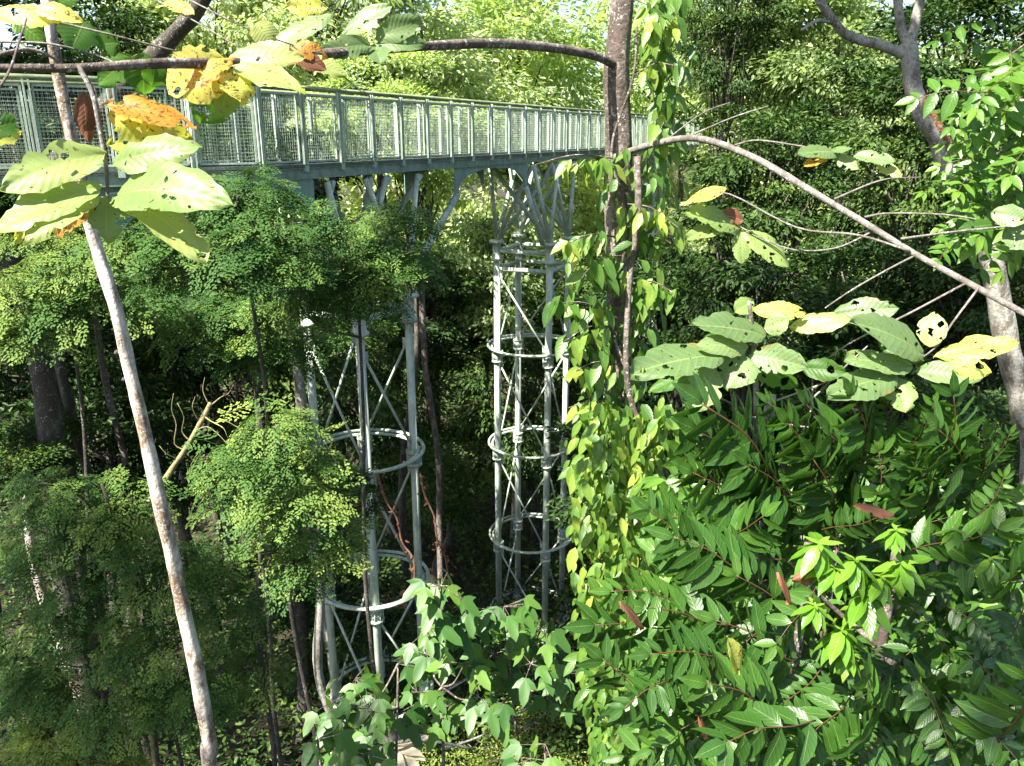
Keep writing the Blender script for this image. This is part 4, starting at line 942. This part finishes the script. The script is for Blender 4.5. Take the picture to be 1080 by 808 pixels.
for k, (bb, ee) in enumerate(SP):
    D = np.interp(bb[1], [540, 800], [2.75, 2.15]) + r.uniform(-.12, .2)
    b = W(bb[0], bb[1], D + .1); e = W(ee[0], ee[1], D - r.uniform(0, .15))
    put_sprig(sprD[k % 4], sh2, b, b + (e - b) * min(1, .42 / np.linalg.norm(e - b)), A([0, -1, .8]) + r.normal(0, .22, 3))
    hx = g2[0] + (k % 3 - 1) * .35; q = A([hx, g2[1] + .55, b[2] - .45]); L = spline([q, (q + b) / 2 + A([0, .1, -.04]), b], 5)
    if k < 3: m.tube(spline([A([hx, g2[1] + .7, gz]), q - A([0, 0, .6]), q + A([0, 0, .5])], 5), .02, 7, rough=.15); m.tube(L, np.linspace(.013, .005, len(L)), 6)
# small side leaves filling the inside
m.build('stem', M['bark_brown'], sh2)
fo = MB(); r = np.random.default_rng(77)
nfill = 2600
xs = r.uniform(680, 1110, nfill); ys = r.uniform(520, 840, nfill)
pp = A([W(x, y, np.interp(y, [520, 820], [3.3, 2.45]) + r.uniform(0, .45)) for x, y in zip(xs, ys)])
pp[:, 1] += .15
fo.scatter(T_LANCE, pp, r.normal(0, .7, (nfill, 3)) + A([0, -.2, -.5]), A([0, -.6, 1.]) + r.normal(0, .4, (nfill, 3)), r.uniform(.09, .16, nfill), np.clip(r.normal(.35, .15, nfill), 0, 1))
fo.build('inner_leaves', M['shrub'], sh2, True)
# young whorls
wm = MB(); r = np.random.default_rng(9)
na = 9; a = np.arange(na) * 2 * pi / na + r.normal(0, .15, na)
wm.scatter(T_LANCE, np.zeros((na, 3)), np.stack([np.cos(a) * .8, np.sin(a) * .8, np.full(na, -.75) + r.normal(0, .25, na)], 1), np.stack([np.cos(a) * .8, np.sin(a) * .8, np.full(na, .9)], 1), r.uniform(.8, 1.1, na), r.normal(.55, .12, na))
a = a[:4] * 1.9
wm.scatter(T_LANCE, np.zeros((4, 3)) + A([0, 0, .03]), np.stack([np.cos(a), np.sin(a), np.full(4, .35)], 1), A([0, 0, 1.]), r.uniform(.4, .6, 4), .8)
whorl = mesh_from('young_whorl', *wm.data(), M['shrub_new'], True)
for (x, y, s_) in ((864, 575, .12), (902, 592, .125), (950, 594, .12), (912, 628, .13), (888, 666, .125), (880, 600, .1), (930, 610, .1), (895, 690, .09), (1045, 590, .08), (860, 640, .08), (945, 560, .08), (1008, 560, .07)):
    o = link('young_whorl', whorl, sh2, loc=W(x, y, 2.25) - wloc(sh2)); o.scale = (s_,) * 3; o.rotation_euler = (r.normal(0, .15), r.normal(0, .15), r.random() * 6)
big_leaf((768, 672), (782, 712), 15, 2.15, 2.15, 'big_yellow', sh2, 'single withered yellow leaf')
for (bb, ee, w_) in (((860, 598), (835, 612), 14), ((822, 604), (838, 638), 12), ((850, 600), (852, 620), 18), ((655, 634), (682, 662), 13), ((900, 532), (945, 540), 14), ((738, 755), (748, 780), 10)):
    big_leaf(bb, ee, w_, 2.3, 2.3, 'big_brown', sh2, 'dead reddish brown leaf', curl=.4)

# ------------------------------------------------------------------ lobed-leaf saplings, bottom centre
r = np.random.default_rng(61)
def lobed_tree(label, base_px, D, tips, seed):
    b = W(base_px, 700, D); b[2] = float(ground_h(b[0], b[1])) - .1
    T = thing('lobed_sapling', label, 'sapling', b, 'saplings with three lobed leaves')
    m = MB(); fo = MB(); e0 = A([W(x, y, D) for x, y, n_ in tips]); top = e0[np.argmax(e0[:, 2])]
    P = spline([b, (b + top) / 2 + r.normal(0, .1, 3), top], 8); m.tube(P, np.linspace(.045, .012, len(P)), 7, rough=.1)
    for (x, y, n_) in tips:
        e = W(x, y, D + r.normal(0, .3)); s_ = P[int(np.argmin(abs(P[:, 2] - e[2] + .25)))]; L = spline([s_, (s_ + e) / 2 + A([0, 0, -.1]), e], 5); m.tube(L, np.linspace(.014, .006, len(L)), 5, False)
        a = r.uniform(0, 2 * pi, n_); off = np.stack([np.cos(a), np.sin(a), r.uniform(-.5, .6, n_)], 1) * r.uniform(.06, .26, (n_, 1))
        for o_ in off: m.tube(A([e, e + o_]), .004, 4, False)
        fo.scatter(T_LOBED, e + off, np.stack([np.cos(a), np.sin(a) - .4, np.full(n_, -.75)], 1) + r.normal(0, .25, (n_, 3)), np.stack([np.cos(a) * .3, np.sin(a) * .3 - .6, np.full(n_, .9)], 1), r.uniform(.20, .32, n_), np.clip(r.normal(.55, .18, n_), 0, 1))
    m.build('trunk', M['bark_brown'], T); fo.build('leaves', M['lobed'], T, True)
lobed_tree('sunlit sapling with lobed leaves rising in front of the nearest tower legs', 470, 7.6, [(465, 618, 9), (488, 640, 9), (465, 655, 9), (500, 655, 8), (450, 690, 9), (490, 700, 10), (520, 690, 9), (440, 730, 9), (415, 755, 8), (470, 745, 9), (505, 735, 8), (450, 665, 6)], 1)
lobed_tree('sapling with lobed leaves in front of the foot of the middle tower', 555, 7.9, [(532, 640, 10), (545, 665, 9), (568, 665, 9), (560, 700, 9), (585, 690, 8), (600, 710, 8), (535, 715, 9), (590, 735, 8), (575, 670, 7), (520, 740, 6)], 2)
lobed_tree('low sapling with pale lobed leaves in the shade of the nearest tower', 380, 7.6, [(375, 715, 9), (385, 745, 9), (365, 755, 8), (400, 735, 8), (350, 740, 8), (395, 770, 8), (420, 700, 6)], 3)
lobed_tree('small sapling with lobed leaves at the bottom edge', 345, 6.6, [(335, 780, 9), (355, 800, 9), (385, 795, 8), (365, 815, 6)], 4)
lobed_tree('tiny sapling with lobed leaves at the bottom edge under the vine', 560, 7.0, [(560, 800, 6), (575, 785, 4)], 5)

# fallen pale wood and dead fronds at the bottom
b = W(400, 745, 10.5)
dw = thing('fallen_branches', 'pile of sunlit bleached branches near the foot of the nearest tower', 'dead wood', W(410, 775, 10.4))
for pts, r0, r1 in (([(395, 745, 10), (412, 770, 10.2), (425, 800, 10.6)], .09, .05), ([(340, 778, 10.2), (380, 790, 10.4), (430, 792, 10.6)], .03, .02), ([(425, 800, 10.3), (450, 745, 10.6), (520, 700, 11)], .03, .015), ([(360, 745, 10), (420, 765, 10.3), (470, 745, 10.8)], .025, .012), ([(470, 790, 10.6), (520, 770, 11), (580, 730, 11.5)], .02, .01), ([(400, 790, 10), (440, 780, 10.3), (500, 790, 10.8)], .03, .02)):
    stick('branch', pts, r0, r1, 'bark_pale', dw, n=8)
fr = MB(); r = np.random.default_rng(71)
for k in range(16):
    a = r.uniform(0, 2 * pi); c = W(412, 790, 10.3); fr.scatter(T_LANCE, c + r.normal(0, .05, 3), A([cos(a), sin(a), .15]), A([0, 0, 1.]), r.uniform(.5, .8), .5)
fr.build('dead_leaves', M['frond'], dw)

# mossy broken limb at left
ms = thing('broken_snag', 'mossy broken snag with bare twigs among the left foliage', 'dead tree', A([*W(182, 495, 9.8)[:2], float(ground_h(*W(182, 495, 9.8)[:2]))]))
q0 = W(178, 500, 9.8); q1 = W(140, 570, 9.8); P = spline([A([q1[0] - .2, q1[1], wloc(ms)[2] - .1]), q1 - A([.15, 0, 1.5]), q1, q0, W(195, 475, 9.8), W(215, 440, 9.8), W(222, 425, 9.8)], 6)
m = MB(); m.tube(P, np.linspace(.055, .03, len(P)), 8, rough=.2, seed=4); m.build('trunk', M['bark_moss'], ms)
for pts in ([(214, 438, 9.8), (226, 446, 9.7), (238, 444, 9.7), (254, 452, 9.7), (268, 450, 9.6)], [(205, 455, 9.8), (218, 450, 9.7), (230, 458, 9.65), (241, 470, 9.6)], [(195, 475, 9.8), (184, 468, 9.8), (186, 448, 9.8), (181, 432, 9.8), (183, 415, 9.8)], [(222, 428, 9.8), (233, 419, 9.8), (241, 415, 9.8), (247, 404, 9.8)], [(200, 465, 9.8), (192, 455, 9.8), (194, 440, 9.7), (187, 425, 9.7)], [(220, 426, 9.8), (214, 412, 9.8), (216, 398, 9.8)], [(210, 445, 9.8), (203, 430, 9.7), (206, 418, 9.7)], [(226, 446, 9.7), (236, 452, 9.6), (240, 462, 9.6)], [(188, 485, 9.8), (175, 478, 9.7), (168, 470, 9.7)]):
    stick('twig', pts, .010, .003, 'bark_moss', ms, n=5, k=3)

# red hanging vines by the nearest tower
for k, (pts, lb) in enumerate((([(398, 500, 12.6), (407, 528, 12.5), (419, 548, 12.5), (424, 572, 12.45), (436, 590, 12.4), (438, 618, 12.4), (446, 640, 12.4)], 'red-brown dead vine hanging across the nearest tower legs'), ([(443, 500, 12.6), (448, 522, 12.55), (458, 545, 12.5), (461, 568, 12.45), (470, 590, 12.4), (474, 625, 12.3)], 'red-brown dead vine slanting beside the nearest tower'))):
    T = thing('hanging_vine', lb, 'vine', W(*pts[0])); stick('stem', pts, .022, .014, 'vine_red', T, n=6, rough=.3)
    fo = MB(); P = curve_W(pts, 8); n_ = 40; kk = r.integers(0, len(P), n_); fo.scatter(T_MID, P[kk] + r.normal(0, .05, (n_, 3)), r.normal(0, .6, (n_, 3)) - A([0, 0, .6]), r.normal(0, 1, (n_, 3)), .09, .5); fo.build('leaves', M['big_brown'], T)

# bare trunks in the dark interior
for k, (x, y0, y1, D, rad, bk, lb) in enumerate((
  (8, 300, 620, 12, .22, 'bark_dark', 'thick dark trunk at the left edge'), (40, 330, 520, 13, .10, 'bark_dark', 'leaning dark trunk beside the thick one at the left edge'), (90, 310, 520, 14, .07, 'bark_brown', 'thin trunk behind the white trunk'),
  (25, 560, 660, 12, .10, 'bark_white', 'pale trunk catching a sun patch at the lower left'), (338, 600, 760, 13, .10, 'bark_pale', 'pale trunk standing left of the nearest tower foot'), (444, 350, 500, 21, .10, 'bark_brown', 'slim brown trunk beside the right leg of the nearest tower'),
  (548, 250, 400, 31, .16, 'bark_white', 'pale trunk seen through the middle tower'), (300, 360, 440, 17, .14, 'bark_pale', 'grey-green trunk left of the nearest tower'))):
    t_ = W(x, y0 - 60, D); b_ = A([t_[0] + (.5 if k % 2 else -.3), t_[1], 0]); b_[2] = float(ground_h(b_[0], b_[1])) - .1
    T = thing('bare_trunk', lb, 'tree', b_, 'trunks in the forest interior'); r2 = np.random.default_rng(k); P = trunk_path(b_, t_, .1, r2)
    m = MB(); m.tube(P, np.linspace(rad, rad * .8, len(P)), 10, rough=.1, seed=k); m.build('trunk', M[bk], T)
    me, cc = CROWN['c']; s_ = .45; o = link('crown', me, T, loc=t_ + A([0, 0, .4]) - b_); o.scale = (s_, s_, s_ * .7); o.rotation_euler.z = k

# tall trees added around and above the view so their crowns shade the interior
SHADE_TREES = [(-17, 11, 22.5, 'a', 1.0, 'added tall shade tree with a spreading crown over the left side of the clearing'),
 (-17, 22.5, 23.5, 'a', 1.1, 'added tall shade tree far out beyond the left stretch of the walkway'),
 (-13.4, 1.0, 22, 'b', .85, 'added tall shade tree beyond the left end of the walkway'),
 (-8.9, -1.6, 21.5, 'c', .7, 'smaller added shade tree left of the viewer'),
 (-11, 28, 24.5, 'a', 1.0, 'added tall shade tree with its crown above the middle of the walkway'),
 (-5, 33, 26, 'a', .9, 'added tall shade tree with its crown above the far part of the walkway'),
 (-14.5, 16, 22.8, 'c', 1.15, 'slim added shade tree with its crown above the gap between the towers'),
 (-21, 8.0, 22, 'a', 1.0, 'added tall shade tree at the far left beside the viewer'),
 (-18.5, .5, 21.5, 'a', .8, 'broad added shade tree left of and behind the viewer'),
 (-22, 16, 23, 'a', 1.1, 'broad added shade tree in the wood on the far left'),
 (-1.0, -4.0, 22, 'a', .8, 'added tall shade tree behind the viewer on the right')]
for k, (x, y, zc, kd, s_, lb) in enumerate(SHADE_TREES):
    tree(x, y, zc, kd, lb, rad=.2, scale=s_, rot=k * 2.1, squash=.85, group='tall shade trees added overhead')
